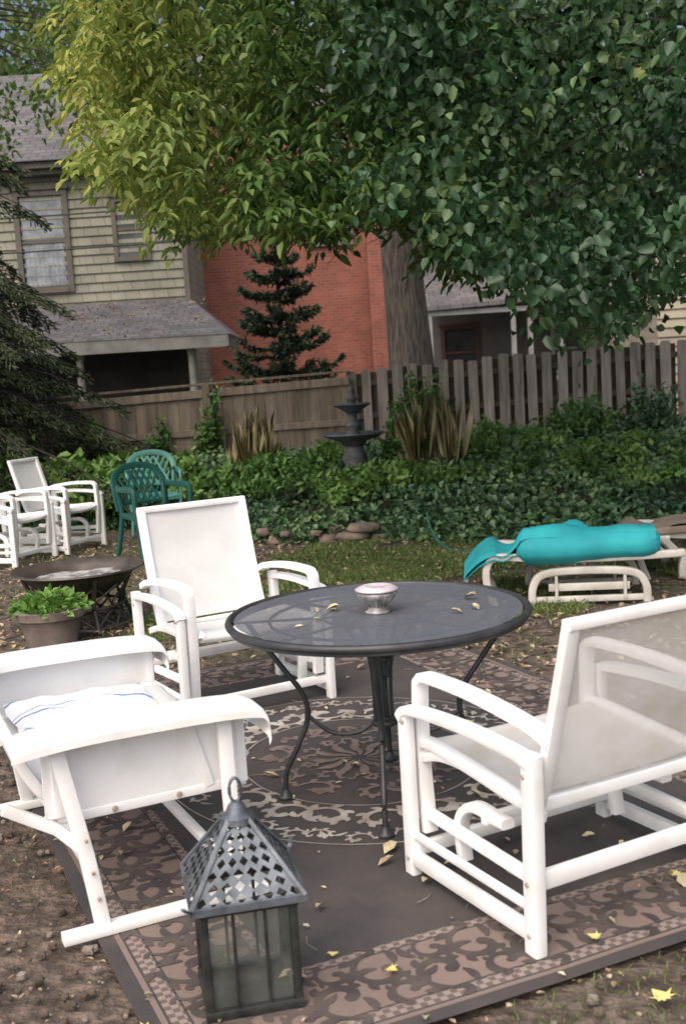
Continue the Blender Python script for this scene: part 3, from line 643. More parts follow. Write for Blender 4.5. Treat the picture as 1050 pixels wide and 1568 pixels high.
def board_fence():
    e=empty('board_fence'); b=MB(); x=.15
    while x>-13:
        y=15.9; zt=1.40+.03*(x+3.5); w_=.075
        box(b,x-w_,x+w_-.006,y+RG.normal()*.004,y+.02,0,zt,int(RG.random()>.5)); x-=.15
    sweep(b,[(.2,15.93,1.60),(-13,15.93,1.20)],rrect(.12,.035),mi=0)
    sweep(b,[(.2,15.875,1.47),(-13,15.875,1.08)],rrect(.03,.11),mi=1)
    sweep(b,[(.2,15.87,.9),(-13,15.87,.75)],rrect(.03,.09),mi=1)
    for X in (-1.78,-4.3,-6.7): box(b,X-.055,X+.055,15.79,15.85,0,1.58+.03*(X+.5),0)
    b.obj('boards',[WB,mat('weathered_wood_brown2',(.25,.215,.17),(.14,.12,.098),scale=2.5,rough=.9,stretch=(5,5,.5),bump=.4)],e)
board_fence()

# ---------------------------------------------------------------- houses
GL=mat('window_glass',(.02,.022,.025),(.05,.055,.06),scale=1.5,rough=.08)
TRIM=mat('dark_trim',(.11,.10,.085),(.08,.073,.063),scale=4,rough=.6)
SHG=brickmat('roof_shingles',(.16,.15,.155),(.10,.095,.098),(.05,.048,.048),.3,.16,.012,wall='XY')
def window(parent,x0,x1,z0,z1,y,fr,curtain=False,fw=.09):
    b=MB()
    box(b,x0-fw,x0,y-.05,y+.02,z0-fw,z1+fw); box(b,x1,x1+fw,y-.05,y+.02,z0-fw,z1+fw); box(b,x0,x1,y-.05,y+.02,z1,z1+fw); box(b,x0,x1,y-.07,y+.02,z0-fw,z0)
    zm=(z0+z1)/2; box(b,x0,x1,y-.02,y+.015,zm-.03,zm+.03); box(b,x0-fw-.05,x1+fw+.05,y-.1,y+.02,z1+fw+.001,z1+fw+.06)
    b.obj('window_frame',fr,parent)
    q=MB(); box(q,x0,x1,y+.016,y+.05,z0,z1); q.obj('window_pane',GL,parent)
    if curtain:
        c=MB(); box(c,x0+.03,x1-.03,y+.008,y+.014,zm+.05,z1-.05); 
        g=[[(x,y+.004+.004*math.sin(x*60),z) for x in np.linspace(x0+.05,x1-.05,30)] for z in (z0+.03,zm-.04)]; surf(c,g)
        c.obj('curtain',mat('curtain',(.3,.33,.37),(.17,.19,.22),scale=4,rough=.9),parent)
def lapwall(parent,x0,x1,z0,z1,y,m,step=.2,name='walls'):
    b=MB(); box(b,x0,x1,y+.03,y+.3,z0,z1); z=z0
    while z<z1-.01:
        zt=min(z+step,z1); b.add([(x0,y-.02,z),(x1,y-.02,z),(x1,y+.015,zt),(x0,y+.015,zt),(x0,y+.03,z),(x1,y+.03,z)],[(0,1,2,3),(4,5,1,0)]); z=zt
    return b.obj(name,m,parent)
def shingle_house():
    e=empty('shingle_house'); y=26
    SD=brickmat('sage_shingles',(.30,.30,.24),(.24,.24,.195),(.12,.12,.10),.32,.205,.008,bump=.3)
    lapwall(e,-14,-3.2,0,6.35,y,SD,.205)
    b=MB(); box(b,-14,-3.2,y+.3,y+9,0,6.3); b.obj('side_walls',SD,e)
    b=MB(); box(b,-3.22,-3.1,y-.04,y+.1,0,6.35); box(b,-14,-3.0,y-.35,y-.0,6.25,6.5); box(b,-14.4,-2.9,y-.5,y-.36,6.36,6.56); b.obj('trim',TRIM,e)
    window(e,-6.75,-5.78,3.85,5.85,y-.02,TRIM,True,.12); window(e,-4.62,-4.0,4.42,5.62,y-.02,TRIM,False,.1)
    b=MB(); R=[(-14.5,y-.6,6.5),(-2.8,y-.6,6.5),(-2.8,y+9.5,6.5),(-14.5,y+9.5,6.5),(-11,y+4.4,9.6),(-6.2,y+4.4,9.6)]
    b.add(R,[(0,1,5,4),(1,2,5),(2,3,4,5),(3,0,4)]); b.obj('roof',SHG,e)
    b=MB(); R=[(-9.5,23.4,2.55),(-2.05,23.4,2.5),(-2.05,26,2.5),(-3.1,26-.03,3.42),(-9.5,26-.03,3.45),(-2.9,25.4,3.38)]
    b.add(R,[(0,1,3,4),(1,2,3)]); b.obj('porch_roof',SHG,e)
    b=MB(); box(b,-9.5,-2.1,23.42,23.55,2.25,2.52); box(b,-2.25,-2.11,23.55,26,2.25,2.5); 
    for X in (-2.9,-5.2,-8): 
        box(b,X-.12,X+.12,23.6,23.84,0,1.2,0); lathe(b,[(.07,1.2),(.1,1.24),(.085,1.3),(.075,2.1),(.1,2.2),(.11,2.25)],(X,23.72,0),12)
    for X in np.arange(-9.4,-2.9,.16): box(b,X,X+.04,23.70,23.74,.55,1.15)
    box(b,-9.5,-2.9,23.68,23.76,1.16,1.24); box(b,-9.5,-2.0,23.5,26,.2,.45)
    b.obj('porch_posts',mat('porch_paint',(.20,.20,.19),(.13,.13,.12),scale=4,rough=.6),e)
    b=MB(); box(b,-9.4,-3.3,25.9,25.96,.45,2.4); box(b,-9.4,-2.2,23.6,25.95,2.40,2.44); b.obj('porch_shade_panels',mat('porch_shadow_wall',(.03,.028,.025),(.05,.045,.04),scale=2,rough=.9),e)  # near-black back wall and ceiling sheets: porch shade put into the colour
    n=260; u=RG.random(n); v=RG.random(n); P=np.stack([-8+5.4*u,23.5+2.4*v,2.55+.9*v*.97+.01],1)
    leafmass('roof_leaves',P,rdir(n,(0,-.3,0))*np.array([1,1,.2]),rdir(n,(0,-.5,1.5),.4),RG.uniform(.05,.1,n),RG.uniform(.03,.07,n),mat('dry_roof_leaf',(.35,.27,.16),(.2,.15,.1),scale=9,rough=.9),e)
shingle_house()
def brick_house():
    e=empty('brick_house'); y=30
    BR=brickmat('red_brick',(.30,.092,.062),(.215,.062,.044),(.23,.14,.11),.22,.078,.009,bump=.3)
    b=MB(); box(b,-5,1.9,y,y+9,0,8.2); b.obj('walls',BR,e)
    window(e,-4.5,-3.6,4.6,6.4,y-.03,mat('white_trim',(.6,.6,.58),(.5,.5,.48),rough=.5)); window(e,-.4,.6,4.9,6.6,y-.03,TRIM)
    b=MB(); R=[(-5.5,y-.5,8.2),(2.4,y-.5,8.2),(2.4,y+9.5,8.2),(-5.5,y+9.5,8.2),(-1.6,y+3,11.5),(-1.6,y+6,11.5)]
    b.add(R,[(0,1,4),(1,2,5,4),(2,3,5),(3,0,4,5),(0,3,2,1)]); b.obj('roof',SHG,e)
    b=MB(); box(b,1.0,1.7,y-.7,y-.02,0,9.5); b.obj('chimney',BR,e)
brick_house()
def porch_house():
    e=empty('porch_house'); y=28
    b=MB(); box(b,2.2,9.0,y+2,y+9,0,5.8); b.obj('walls',mat('grey_stucco',(.13,.125,.13),(.09,.085,.088),scale=2,rough=.9),e)
    b=MB(); b.add([(2.0,y-.4,3.0),(7.6,y-.4,3.15),(7.4,y+2,4.1),(2.4,y+2,4.0),(2.0,y-.4,2.9),(7.6,y-.4,3.05)],[(0,1,2,3),(4,5,1,0)]); 
    b.add([(1.9,y+1.6,5.8),(9.4,y+1.6,5.8),(8,y+5,8),(3.4,y+5,8)],[(0,1,2,3)]); b.obj('roof',SHG,e)
    b=MB()
    box(b,2.1,7.5,y-.3,y-.2,2.78,2.9)
    for X in (2.35,4.35,4.75,5.5,7.1): box(b,X-.055,X+.055,y-.3,y-.16,0,2.78)
    box(b,2.2,7.4,y-.28,y-.2,1.1,1.2); box(b,2.2,7.5,y-.2,y+2,.3,.5)
    b.obj('porch_posts',mat('pale_trim',(.24,.24,.245),(.17,.17,.17),scale=4,rough=.6),e)
    window(e,5.75,6.6,1.3,2.4,y+1.97,mat('pale_trim2',(.4,.4,.42),(.3,.3,.3))); window(e,2.9,3.7,1.3,2.5,y+1.97,mat('dark_red_trim',(.08,.03,.028),(.06,.025,.022)))
porch_house()
def cream_house():
    e=empty('cream_house'); y=24
    CR=brickmat('cream_siding',(.40,.36,.28),(.36,.32,.25),(.2,.18,.14),4,.19,.008)
    lapwall(e,6.75,14,0,4.2,y,CR,.19); b=MB(); box(b,6.75,14,y+.3,y+8,0,4.2); b.obj('side_walls',CR,e)
    b=MB(); b.add([(6.3,y-.4,4.1),(14,y-.4,4.1),(14,y+4,6.6),(6.3,y+4,6.6),(14,y+8.4,4.1),(6.3,y+8.4,4.1)],[(0,1,2,3),(3,2,4,5)]); b.obj('roof',SHG,e)
    window(e,8,8.9,1.4,2.9,y-.03,TRIM)
cream_house()
b=MB()
for z,dz in ((4.45,.0),(3.85,.05)):
    tube(b,[(x,19+.02*x,z+.025*x+dz+.0018*(x)**2) for x in np.linspace(-16,18,30)],.014,5)
e=empty('utility_wires'); b.obj('cables',mat('cable_rubber',(.02,.02,.02),rough=.6),e)
b=MB()
for X in (-16,18): tube(b,[(X,19+.02*X,0),(X,19+.02*X,6.5)],.13,10)
b.obj('poles',WB,e)

# ---------------------------------------------------------------- trees
BARK=mat('bark',(.27,.235,.20),(.085,.072,.06),scale=5,rough=.95,stretch=(7,7,.6),bump=1,bscale=9,bdist=.08,detail=10)
BARKD=mat('bark_dark',(.04,.033,.028),(.02,.017,.015),scale=6,rough=.95,stretch=(4,4,.8),bump=.8)
def limb(b,p,q,r0,r1,n=8,wob=.15,sag=0):
    p=Vector(p);q=Vector(q);pts=[];L=(q-p).length
    for i in range(n+1):
        t=i/n; v=p.lerp(q,t); k=math.sin(math.pi*t)
        pts.append(v+Vector((nz((v.x,v.y,v.z+3),.9),nz((v.y,v.x,v.z),.9),nz((v.z,v.x,v.y),.9)))*wob*L*k*.6+Vector((0,0,sag*k)))
    tube(b,pts,1,8,scales=[r0+(r1-r0)*(i/n)**.8 for i in range(n+1)]); return pts
GX=[-2.05,-1.9,-1.78,-1.62,-1.45,-1.2,-1.05,-.72,-.4,-.1,.27,.5,.7,1.11,1.5,1.77,2.1,2.46,3,4]
GZ=[3.7,3.4,3.26,3.16,3.12,2.98,2.66,2.6,2.78,2.66,2.72,2.7,2.44,2.3,1.98,1.74,1.85,2.1,2.3,2.4]
def crown_points(n,x8a,x8b,ya,yb,topf,power=1.6,thr=-.12,ns=1.1,lowadd=0,rag=.3):
    out=[]
    while len(out)<n:
        m=n*2
        Y=ya+(yb-ya)*RG.random(m); X8=x8a+(x8b-x8a)*RG.random(m); zl=np.interp(X8,GX,GZ)+lowadd
        u=RG.random(m)**power; z8=zl+(topf-zl)*u
        X=X8*Y/8; Z=1.6+(z8-1.6)*Y/8
        for i in range(m):
            lim=x8a+.3*nz((Z[i],Y[i],4),1.6)+.1
            if X8[i]<lim: continue
            if nz((X[i],Y[i],Z[i]*1.5),ns)+.35*nz((X[i]+9,Y[i],Z[i]),ns*3)>thr and z8[i]>zl[i]+rag*nz((X[i]*2,Y[i]*2,0),1.3)-.02: out.append((X[i],Y[i],Z[i]))
            if len(out)>=n: break
    return np.array(out)
def fronds(P,Lf,nl,ll,lw,seed=0,droop=.5):
    n=len(P); a=RG.random(n)*6.28
    D=unit(np.stack([np.cos(a),np.sin(a)-.25,-droop+RG.normal(size=n)*.3],1)); side=unit(np.cross(D,np.array([0,0,1.])))
    Ps=[];Ds=[];Ns=[]
    for j in range(nl):
        t=(j//2+1)/((nl+1)//2); s=1 if j%2 else -1
        if j==nl-1: s=0
        p=P+D*(Lf*t)[:,None]-np.array([0,0,1.])*(Lf*t*t*.3)[:,None]
        d=D*.75+side*s*.75+np.array([0,0,-.35])+RG.normal(size=(n,3))*.2
        Ps.append(p);Ds.append(d);Ns.append(np.array([0,0,1.])+RG.normal(size=(n,3))*.4)
    P=np.concatenate(Ps);D=np.concatenate(Ds);N_=np.concatenate(Ns); k=len(P)
    return P,D,N_,ll*RG.uniform(.65,1.3,k),lw*RG.uniform(.75,1.25,k)
mt=empty('maple_tree'); b=MB()
tr=[(1.28,18.1,0),(1.24,18,.8),(1.2,18,1.8),(1.13,18,3.4),(1.02,17.9,5.2),(.95,17.6,7)]
tube(b,cat(tr,5),1,22,scales=list(np.interp(np.linspace(0,1,26),[0,.15,.3,.55,1],[.54,.42,.375,.31,.23])))
for q,r in (((-2.2,11,5.4),.10),((0,10,5.2),.10),((-1,13,6.5),.15),((3.5,13,6),.15),((2,20,9),.16),((-3.5,17,9),.13),((4.5,18,8.5),.13)):
    limb(b,(1.05,17.8,5.0+RG.random()*1.5),q,r,.02)
b.obj('trunk_and_limbs',BARK,mt,smooth=True)
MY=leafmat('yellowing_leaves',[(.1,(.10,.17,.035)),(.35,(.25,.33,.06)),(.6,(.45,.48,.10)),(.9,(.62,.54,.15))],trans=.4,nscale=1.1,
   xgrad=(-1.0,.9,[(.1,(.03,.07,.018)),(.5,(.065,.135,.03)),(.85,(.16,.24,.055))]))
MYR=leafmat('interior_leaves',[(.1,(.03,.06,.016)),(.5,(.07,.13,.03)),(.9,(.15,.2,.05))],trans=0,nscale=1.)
P=crown_points(4100,-1.74,1.2,6.8,12,5.4,thr=.0)
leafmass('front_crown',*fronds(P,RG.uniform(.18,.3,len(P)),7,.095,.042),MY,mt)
P=crown_points(1300,-1.6,1.6,11,15,6.0,power=1.,lowadd=.35,thr=-.3)
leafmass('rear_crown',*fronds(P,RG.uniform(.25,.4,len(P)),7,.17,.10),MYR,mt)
lt=empty('linden_tree'); b=MB()
tube(b,cat([(5.6,9.5,0),(5.5,9.5,1.5),(5.3,9.4,3),(5.2,9.3,5)],5),1,14,scales=list(np.linspace(.3,.2,16)))
for p,q,r in (((5.3,9.4,3.2),(1.9,8.6,3.0),.05),((5.3,9.4,3.6),(1.2,7.8,3.9),.05),((5.2,9.3,4.2),(.6,9,4.4),.06),((5.3,9.4,3),(2.2,7.4,2.5),.05),((5.3,9.4,2.8),(2.4,10,2.9),.05),((4,9,3.4),(2.4,6.9,2.25),.02),((4,9,3.8),(1.8,7.4,3.1),.02)):
    limb(b,p,q,r,.005,wob=.22)
for k in range(70):
    X=RG.uniform(.4,3);Y=RG.uniform(7,10);Z=1.6+(RG.uniform(2.6,4.2)-1.6)*Y/8
    limb(b,(X,Y,Z),(X-RG.uniform(.3,.7),Y-RG.uniform(-.2,.4),Z-RG.uniform(.1,.5)),.008,.002,n=5)
b.obj('trunk_and_limbs',BARKD,lt,smooth=True)
DG=leafmat('dark_green_leaves',[(.08,(.014,.040,.018)),(.4,(.026,.075,.028)),(.68,(.05,.12,.042)),(.88,(.13,.21,.06)),(1,(.32,.33,.10))],trans=.3,rough=.42,nscale=.9,spec=.5)
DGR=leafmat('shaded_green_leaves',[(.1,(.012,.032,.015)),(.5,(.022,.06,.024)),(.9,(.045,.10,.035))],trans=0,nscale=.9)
def hang(P,per,spread,ll,lw):
    n=len(P); P2=np.repeat(P,per,0)+RG.normal(size=(n*per,3))*np.array([spread,spread,spread*.5]); k=len(P2)
    D=rdir(k,(0,-.2,-.9),.75); return P2,D,rdir(k,(0,-.5,.9),.7),ll*RG.uniform(.55,1.3,k),lw*RG.uniform(.7,1.25,k)
P=crown_points(2300,.1,3.5,6.3,10.5,5.0,power=1.25,thr=.09,ns=1.3,rag=.5)
leafmass('front_crown',*hang(P,10,.14,.074,.055),DG,lt,shape=(.28,.66,1.1))
P=crown_points(1000,.5,4.2,10,13.5,5.8,power=1.,lowadd=.25,thr=-.4)
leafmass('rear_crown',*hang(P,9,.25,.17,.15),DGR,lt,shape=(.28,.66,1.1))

BT=leafmat('backdrop_leaves',[(.1,(.05,.09,.03)),(.5,(.10,.16,.05)),(.9,(.2,.27,.09))],trans=.3,nscale=.35)
bt=empty('distant_trees'); b=MB()
Ps=[]
for (X,Y,Z,R,n) in ((-15,40,12,5,2000),(-8,42,14,5,2200),(2,46,12,6,2400),(10,42,10,6,2400),(17,40,9,6,2000),(-22,42,9,7,2200),(28,45,10,8,2000),(-32,46,10,9,2000)):
    tube(b,[(X,Y,0),(X+.2,Y,Z)],.35,8,scales=[1,.5])
    for k in range(n//40):
        c=np.array([X,Y,Z])+unit(RG.normal(size=(1,3)))[0]*R*RG.random()**.4*np.array([1,.8,.9]); 
        Ps.append(c+RG.normal(size=(40,3))*R*.12)
P=np.concatenate(Ps); n=len(P); leafmass('crowns',P,rdir(n,(0,0,-.5)),rdir(n,(0,-.5,.8)),RG.uniform(.3,.55,n),RG.uniform(.2,.4,n),BT,bt)
b.obj('trunks',BARKD,bt)
ft=empty('ash_tree'); b=MB(); tube(b,cat([(-8.5,21,0),(-8.3,21,4),(-8,21,8),(-7.8,21,9.5)],4),1,10,scales=list(np.linspace(.35,.12,13)))
Ps=[]
for k in range(210):
    c=np.array([RG.uniform(-7.5,-2.6),RG.uniform(18.5,21.5),RG.uniform(6.55,9.6)])
    if nz(tuple(c),1.0)<-.12: continue
    Ps.append(c+RG.normal(size=(22,3))*.24)
    if k%6==0: limb(b,(-8,21,8+RG.random()),c,.035,.006,n=10)
for k in range(16):
    c=np.array([RG.uniform(-6,-4.3),RG.uniform(19,21),RG.uniform(5.5,6.5)]); Ps.append(c+RG.normal(size=(18,3))*.2)
b.obj('trunk_and_limbs',BARKD,ft,smooth=True)
P=np.concatenate(Ps); n=len(P); leafmass('crown',P,rdir(n,(0,0,-.8)),rdir(n,(0,-.5,.8)),RG.uniform(.10,.18,n),RG.uniform(.06,.11,n),
  leafmat('ash_leaves',[(.1,(.05,.11,.03)),(.5,(.12,.20,.055)),(.9,(.28,.34,.1))],trans=.4),ft)

NEED=leafmat('spruce_needles',[(.1,(.022,.034,.018)),(.5,(.045,.062,.032)),(.95,(.10,.12,.062))],trans=0,rough=.7,nscale=1.5)
def spruce(name,loc,hgt,rad,tiers,perT,m,needle,nl,droop=.35,zb=.5,up=.0,rnd=.15,clus=26,tf=.08,pw=.8,br=.02):
    e=empty(name,loc); b=MB(); tube(b,[(0,0,0),(0,0,hgt*.5),(0,0,hgt)],1,10,scales=[.018*hgt+.03,.012*hgt,.005])
    Pn=[];Dn=[]
    for t in range(tiers):
        f=t/(tiers-1); z=zb+(hgt-.1-zb)*f; R=rad*(1-f)**pw+.08
        for k in range(perT):
            a=6.283*k/perT+t*1.3+RG.normal()*.15; Rr=R*(1+RG.normal()*rnd); zz=z+RG.normal()*rnd*.4
            pts=[]
            for i in range(7):
                s=i/6; pts.append(Vector((math.cos(a)*Rr*s,math.sin(a)*Rr*s,zz-droop*Rr*s*s*.8+up*Rr*max(0,s-.5)**2*2)))
            tube(b,pts,1,5,scales=list(np.linspace(br*max(.4,Rr),.003,7)))
            nn=int(clus*Rr*8)
            s=RG.random(nn)**.75; i0=np.minimum((s*6).astype(int),5); fr=s*6-i0; A=np.array([tuple(p) for p in pts]); base=A[i0]*(1-fr[:,None])+A[i0+1]*fr[:,None]
            side=np.array([-math.sin(a),math.cos(a),0]); sp_=(RG.random(nn)*2-1)*(.08+tf*Rr*np.sin(np.pi*np.minimum(s+.15,1)))
            base=base+side*sp_[:,None]-np.array([0,0,1])*(np.abs(sp_)[:,None]*droop*1.4+RG.random((nn,1))*.10*droop*2.5)
            Pn.append(base); Dn.append(np.array([math.cos(a),math.sin(a),-droop*1.6])+side*np.sign(sp_)[:,None]*.5+RG.normal(size=(nn,3))*.45)
    b.obj('trunk_and_branches',BARKD,e,smooth=True)
    P=np.concatenate(Pn);D=np.concatenate(Dn);n=len(P)
    leafmass('needles',P,D,rdir(n,(0,0,1.)),nl*RG.uniform(.7,1.3,n),needle*RG.uniform(.7,1.3,n),m,e,fold=.4,curl=.1); return e
spruce('spruce_tree',(-5.05,13.7,0),7.4,2.55,28,11,NEED,.020,.085,droop=.40,zb=1.1,tf=.20,clus=30,pw=1.05,br=.009,rnd=.2)
spruce('norfolk_pine',(-.88,20,0),4.3,1.05,12,8,leafmat('pine_needles',[(.1,(.02,.04,.024)),(.6,(.045,.08,.045)),(1,(.10,.14,.08))],trans=0,rough=.7),.034,.11,droop=-.02,up=.5,zb=.7,rnd=.13,clus=32,tf=.03)

# ---------------------------------------------------------------- ivy bed & shrubs
EX=[-9,-4,-2.3,-1.3,-.62,.33,1.58,3.2,5,9]; EY=[13.4,13.0,12.8,11.8,11.0,10.8,10.1,10.5,10.4,10.2]
def bedz(x,y):
    d=y-np.interp(x,EX,EY)+.12*nz((x,y,9),2.2)
    return -.02 if d<0 else (.30*min(1,d/.8)**.7+min(.2,max(0,d-.6)*.08)+.10*nz((x,y,0),1.3)+.06*nz((x,y,5),3.5))
be=empty('ivy_bed'); b=MB()
surf(b,[[(x,y,bedz(x,y)-.06) for x in np.linspace(-9,9,150)] for y in np.linspace(9.9,15.8,70)]); b.obj('bed_soil',mat('dark_soil',(.035,.035,.02),(.055,.055,.035),scale=8,rough=1),be,smooth=True)
n=28000; X=RG.uniform(-4.5,6,n); Y=np.interp(X,EX,EY)-.12+5*RG.random(n)**1.8; Z=np.array([max(0.0,bedz(x,y)) for x,y in zip(X,Y)])+np.abs(RG.normal(size=n))*.055+.01
ok=Y<15.7; P=np.stack([X,Y,Z],1)[ok]; n=len(P)
IV=leafmat('ivy_leaves',[(.1,(.022,.055,.028)),(.42,(.05,.115,.05)),(.7,(.10,.19,.075)),(1,(.22,.32,.11))],trans=0,rough=.40,nscale=1.1,spec=.6)
leafmass('ivy_leaves',P,rdir(n,(0,-.6,-.1),.9),rdir(n,(0,-.6,1.1),.7),RG.uniform(.045,.10,n),RG.uniform(.04,.085,n),IV,be,shape=(.3,.65,.75))
def shrub(name,loc,rx,ry,h,n,ls,m,updir=.3):
    e=empty(name,loc); b=MB(); Ps=[]
    k=max(4,n//35)
    for i in range(k):
        a=RG.random()*6.28; r=RG.random()**.5; c=np.array([rx*r*math.cos(a),ry*r*math.sin(a),h*(.15+.8*RG.random()*(1-.5*r*r))])
        tube(b,[(c[0]*.2,c[1]*.2,-.3),tuple(c*np.array([.7,.7,.6])),tuple(c)],1,4,scales=[.012,.008,.004]); Ps.append(c+RG.normal(size=(35,3))*np.array([rx,ry,h*.7])*.16)
    b.obj('stems',BARKD,e); P=np.concatenate(Ps); q=len(P)
    leafmass('leaves',P,rdir(q,(0,-.3,updir)),rdir(q,(0,-.5,1)),ls*RG.uniform(.7,1.3,q),ls*.6*RG.uniform(.7,1.2,q),m,e)
BRG=leafmat('bright_weed_leaves',[(.1,(.07,.16,.035)),(.5,(.15,.28,.065)),(.9,(.28,.42,.12))],trans=.25)
for (x,y,z,rx,h,n,ls,m) in ((-3.6,13.2,.2,.5,.8,900,.10,LEAFG),(-2.9,13.0,.2,.5,.6,900,.15,BRG),(-2.2,13.1,.3,.5,.5,900,.14,LEAFG),(-1.5,12.7,.3,.45,.4,600,.12,BRG),(-4.3,12.9,.1,.5,.6,900,.11,LEAFG),(-.6,12.9,.4,.6,.35,700,.10,LEAFG),(.5,12.1,.3,.6,.3,700,.09,BRG),(1.5,13,.4,.5,.35,600,.09,LEAFG),(-.4,11.9,.35,.5,.3,500,.08,LEAFG),(3.2,12.6,.45,.6,.3,600,.08,BRG),
    (-1.2,12.2,.25,.4,.35,450,.09,LEAFG),(.1,11.5,.3,.4,.25,400,.08,BRG),(1.1,11.6,.35,.45,.3,450,.08,LEAFG),(2.2,11.7,.4,.5,.25,450,.08,LEAFG),(2.3,13.6,.45,.5,.35,450,.09,BRG),(-.2,13.6,.4,.4,.4,450,.10,BRG),(4.0,11.6,.4,.6,.25,450,.09,LEAFG),(.8,12.9,.4,.35,.4,350,.11,LEAFG),(1.8,14.2,.5,.4,.4,450,.09,BRG),(2.9,11.2,.3,.4,.25,350,.07,BRG)):
    shrub('weed_clump',(x,y,z),rx,rx*.7,h,n,ls,m)
shrub('vine',(1.2,15.75,.3),.28,.12,1.3,1100,.08,LEAFG); shrub('vine',(.85,15.75,.3),.2,.12,.9,500,.08,LEAFG)
shrub('vine',(-1.75,15.6,.3),.2,.12,1.25,500,.09,LEAFG); shrub('vine',(-3.4,15.5,.3),.35,.12,1.0,700,.09,LEAFG); shrub('vine',(-2.4,15.7,.3),.25,.1,.8,350,.09,LEAFG)
shrub('shrub',(3.2,15.2,.3),.55,.4,.75,1500,.09,LEAFG); shrub('shrub',(4.1,15.0,.3),.45,.4,.9,1300,.09,IV); shrub('shrub',(2.5,15.3,.3),.35,.3,.45,600,.07,LEAFG); shrub('shrub',(5.4,13.5,.3),.6,.5,.4,900,.08,IV)
STR=leafmat('straw_blades',[(.1,(.22,.23,.10)),(.5,(.38,.33,.18)),(.9,(.52,.46,.3))],trans=.2,nscale=6)
for x,y,cl in ((-.95,13.3,26),(1.1,12.9,24)):
    Ps=[];Ds=[];Ls=[]
    for c in range(cl):
        k=34; a=RG.random(k)*6.28; cx,cy=x+RG.normal()*.12,y+RG.normal()*.1; hh=RG.uniform(.3,.8)
        lean=np.abs(RG.normal(size=k))*.34
        Ps.append(np.stack([cx+.03*np.cos(a),cy+.03*np.sin(a),np.full(k,.40)],1)); Ds.append(np.stack([np.cos(a)*lean,np.sin(a)*lean,np.ones(k)],1)); Ls.append(hh*RG.uniform(.4,1.15,k))
    P=np.concatenate(Ps);D=np.concatenate(Ds);n=len(P)
    leafmass('ornamental_grass',P,D,np.stack([D[:,0]*2+.01,D[:,1]*2,np.full(n,.4)],1),np.concatenate(Ls),RG.uniform(.004,.009,n),STR,curl=.3,shape=(.3,.7,.9))
se=empty('edging_stones'); b=MB()
def stone(b,c,s,seed,mi=0):
    vs=[];fs=[];n1,n2=7,10
    for i in range(n1+1):
        ph=math.pi*i/n1
        for j in range(n2):
            th=2*math.pi*j/n2; d=Vector((math.sin(ph)*math.cos(th),math.sin(ph)*math.sin(th),math.cos(ph)))
            q=max(abs(d.x),abs(d.y),abs(d.z)); d2=d/(q**.6); k=1+.35*nz((d.x+seed,d.y,d.z),1.5)
            vs.append((c[0]+d2.x*s[0]*k,c[1]+d2.y*s[1]*k,c[2]+d2.z*s[2]*k))
    for i in range(n1):
        for j in range(n2): fs.append((i*n2+j,(i+1)*n2+j,(i+1)*n2+(j+1)%n2,i*n2+(j+1)%n2))
    b.add(vs,fs,mi)
for i in range(14):
    x=-.8+i*.085+RG.normal()*.03; y=float(np.interp(x,EX,EY))-.10+RG.normal()*.05; s=RG.uniform(.035,.075)
    stone(b,(x,y,s*.4+(.08 if i%3==0 else 0)),(s*1.3,s,s*.75),i*3.1)
for i,(x) in enumerate((.08,.18)): stone(b,(x,10.70,.05+.08*(i%2)),(.15,.09,.045),i+50)
b.obj('stones',mat('sandstone',(.27,.21,.16),(.13,.105,.09),scale=7,rough=.9,bump=.6),se,smooth=True)
b=MB(); tube(b,cat([(.75,10.2,.3),(.78,10.0,.14),(.9,9.7,.03),(1.2,9.45,.02),(1.6,9.5,.02)]),.010,8); b.obj('garden_hose',mat('hose_green',(.03,.17,.13),rough=.4),smooth=True)

# ---------------------------------------------------------------- grass, litter, fallen leaves
def inrug(x,y,mrg=0):
    dx,dy=x-rc.x,y-rc.y; u=dx*RA.x+dy*RA.y; v=dx*RB.x+dy*RB.y; return abs(u)<RW/2+mrg and abs(v)<RL/2+mrg
GB=leafmat('grass_blades',[(.1,(.07,.12,.03)),(.5,(.14,.21,.055)),(.95,(.28,.32,.12))],trans=.15,nscale=1.2)
P=[]
while len(P)<40000:
    z=RG.random()
    if z<.70: x,y=RG.uniform(-1.4,3.2),RG.uniform(7,11)
    elif z<.92: x,y=RG.uniform(-6,5),RG.uniform(6,13)
    elif z<.98: x,y=RG.uniform(.3,2.2),RG.uniform(1.7,3.2)
    else: x,y=RG.uniform(-2.5,-.3),RG.uniform(2,6)
    if inrug(x,y,.02) or y>np.interp(x,EX,EY): continue
    d=nz((x,y,5),.9)+.5*nz((x,y,2),3)
    if z<.70:
        if d+.5*math.exp(-((x-.9)**2+(y-9.3)**2)/1.6)<.10: continue
    elif d<(.25 if z<.92 else (-.02 if z<.98 else .45)): continue
    P.append((x,y,0))
P=np.array(P); n=len(P); sc_=np.where(P[:,1]<5,.6,1.)
leafmass('grass',P,rdir(n,(0,0,1.2),.9),rdir(n),RG.uniform(.02,.06,n)*sc_,RG.uniform(.003,.006,n)*sc_,GB,curl=.3)
FL=leafmat('fallen_leaf_colors',[(.05,(.06,.04,.028)),(.3,(.16,.10,.065)),(.55,(.30,.22,.15)),(.78,(.45,.37,.25)),(.92,(.58,.52,.25)),(1,(.3,.36,.17))],trans=0,nscale=40,rough=.7)
P=[]
while len(P)<11000:
    z=RG.random()
    if z<.6: x,y=RG.uniform(-4,4),RG.uniform(5.8,11.5)
    elif z<.88: x,y=RG.uniform(-2.5,3),RG.uniform(1.7,6)
    else: x,y=RG.uniform(-5,5),RG.uniform(8,13)
    if inrug(x,y,0) or y>np.interp(x,EX,EY)+.1: continue
    P.append((x,y,.004+.01*RG.random()))
P=np.array(P); n=len(P); nf=np.where(P[:,1]<5.5,.45,1.)
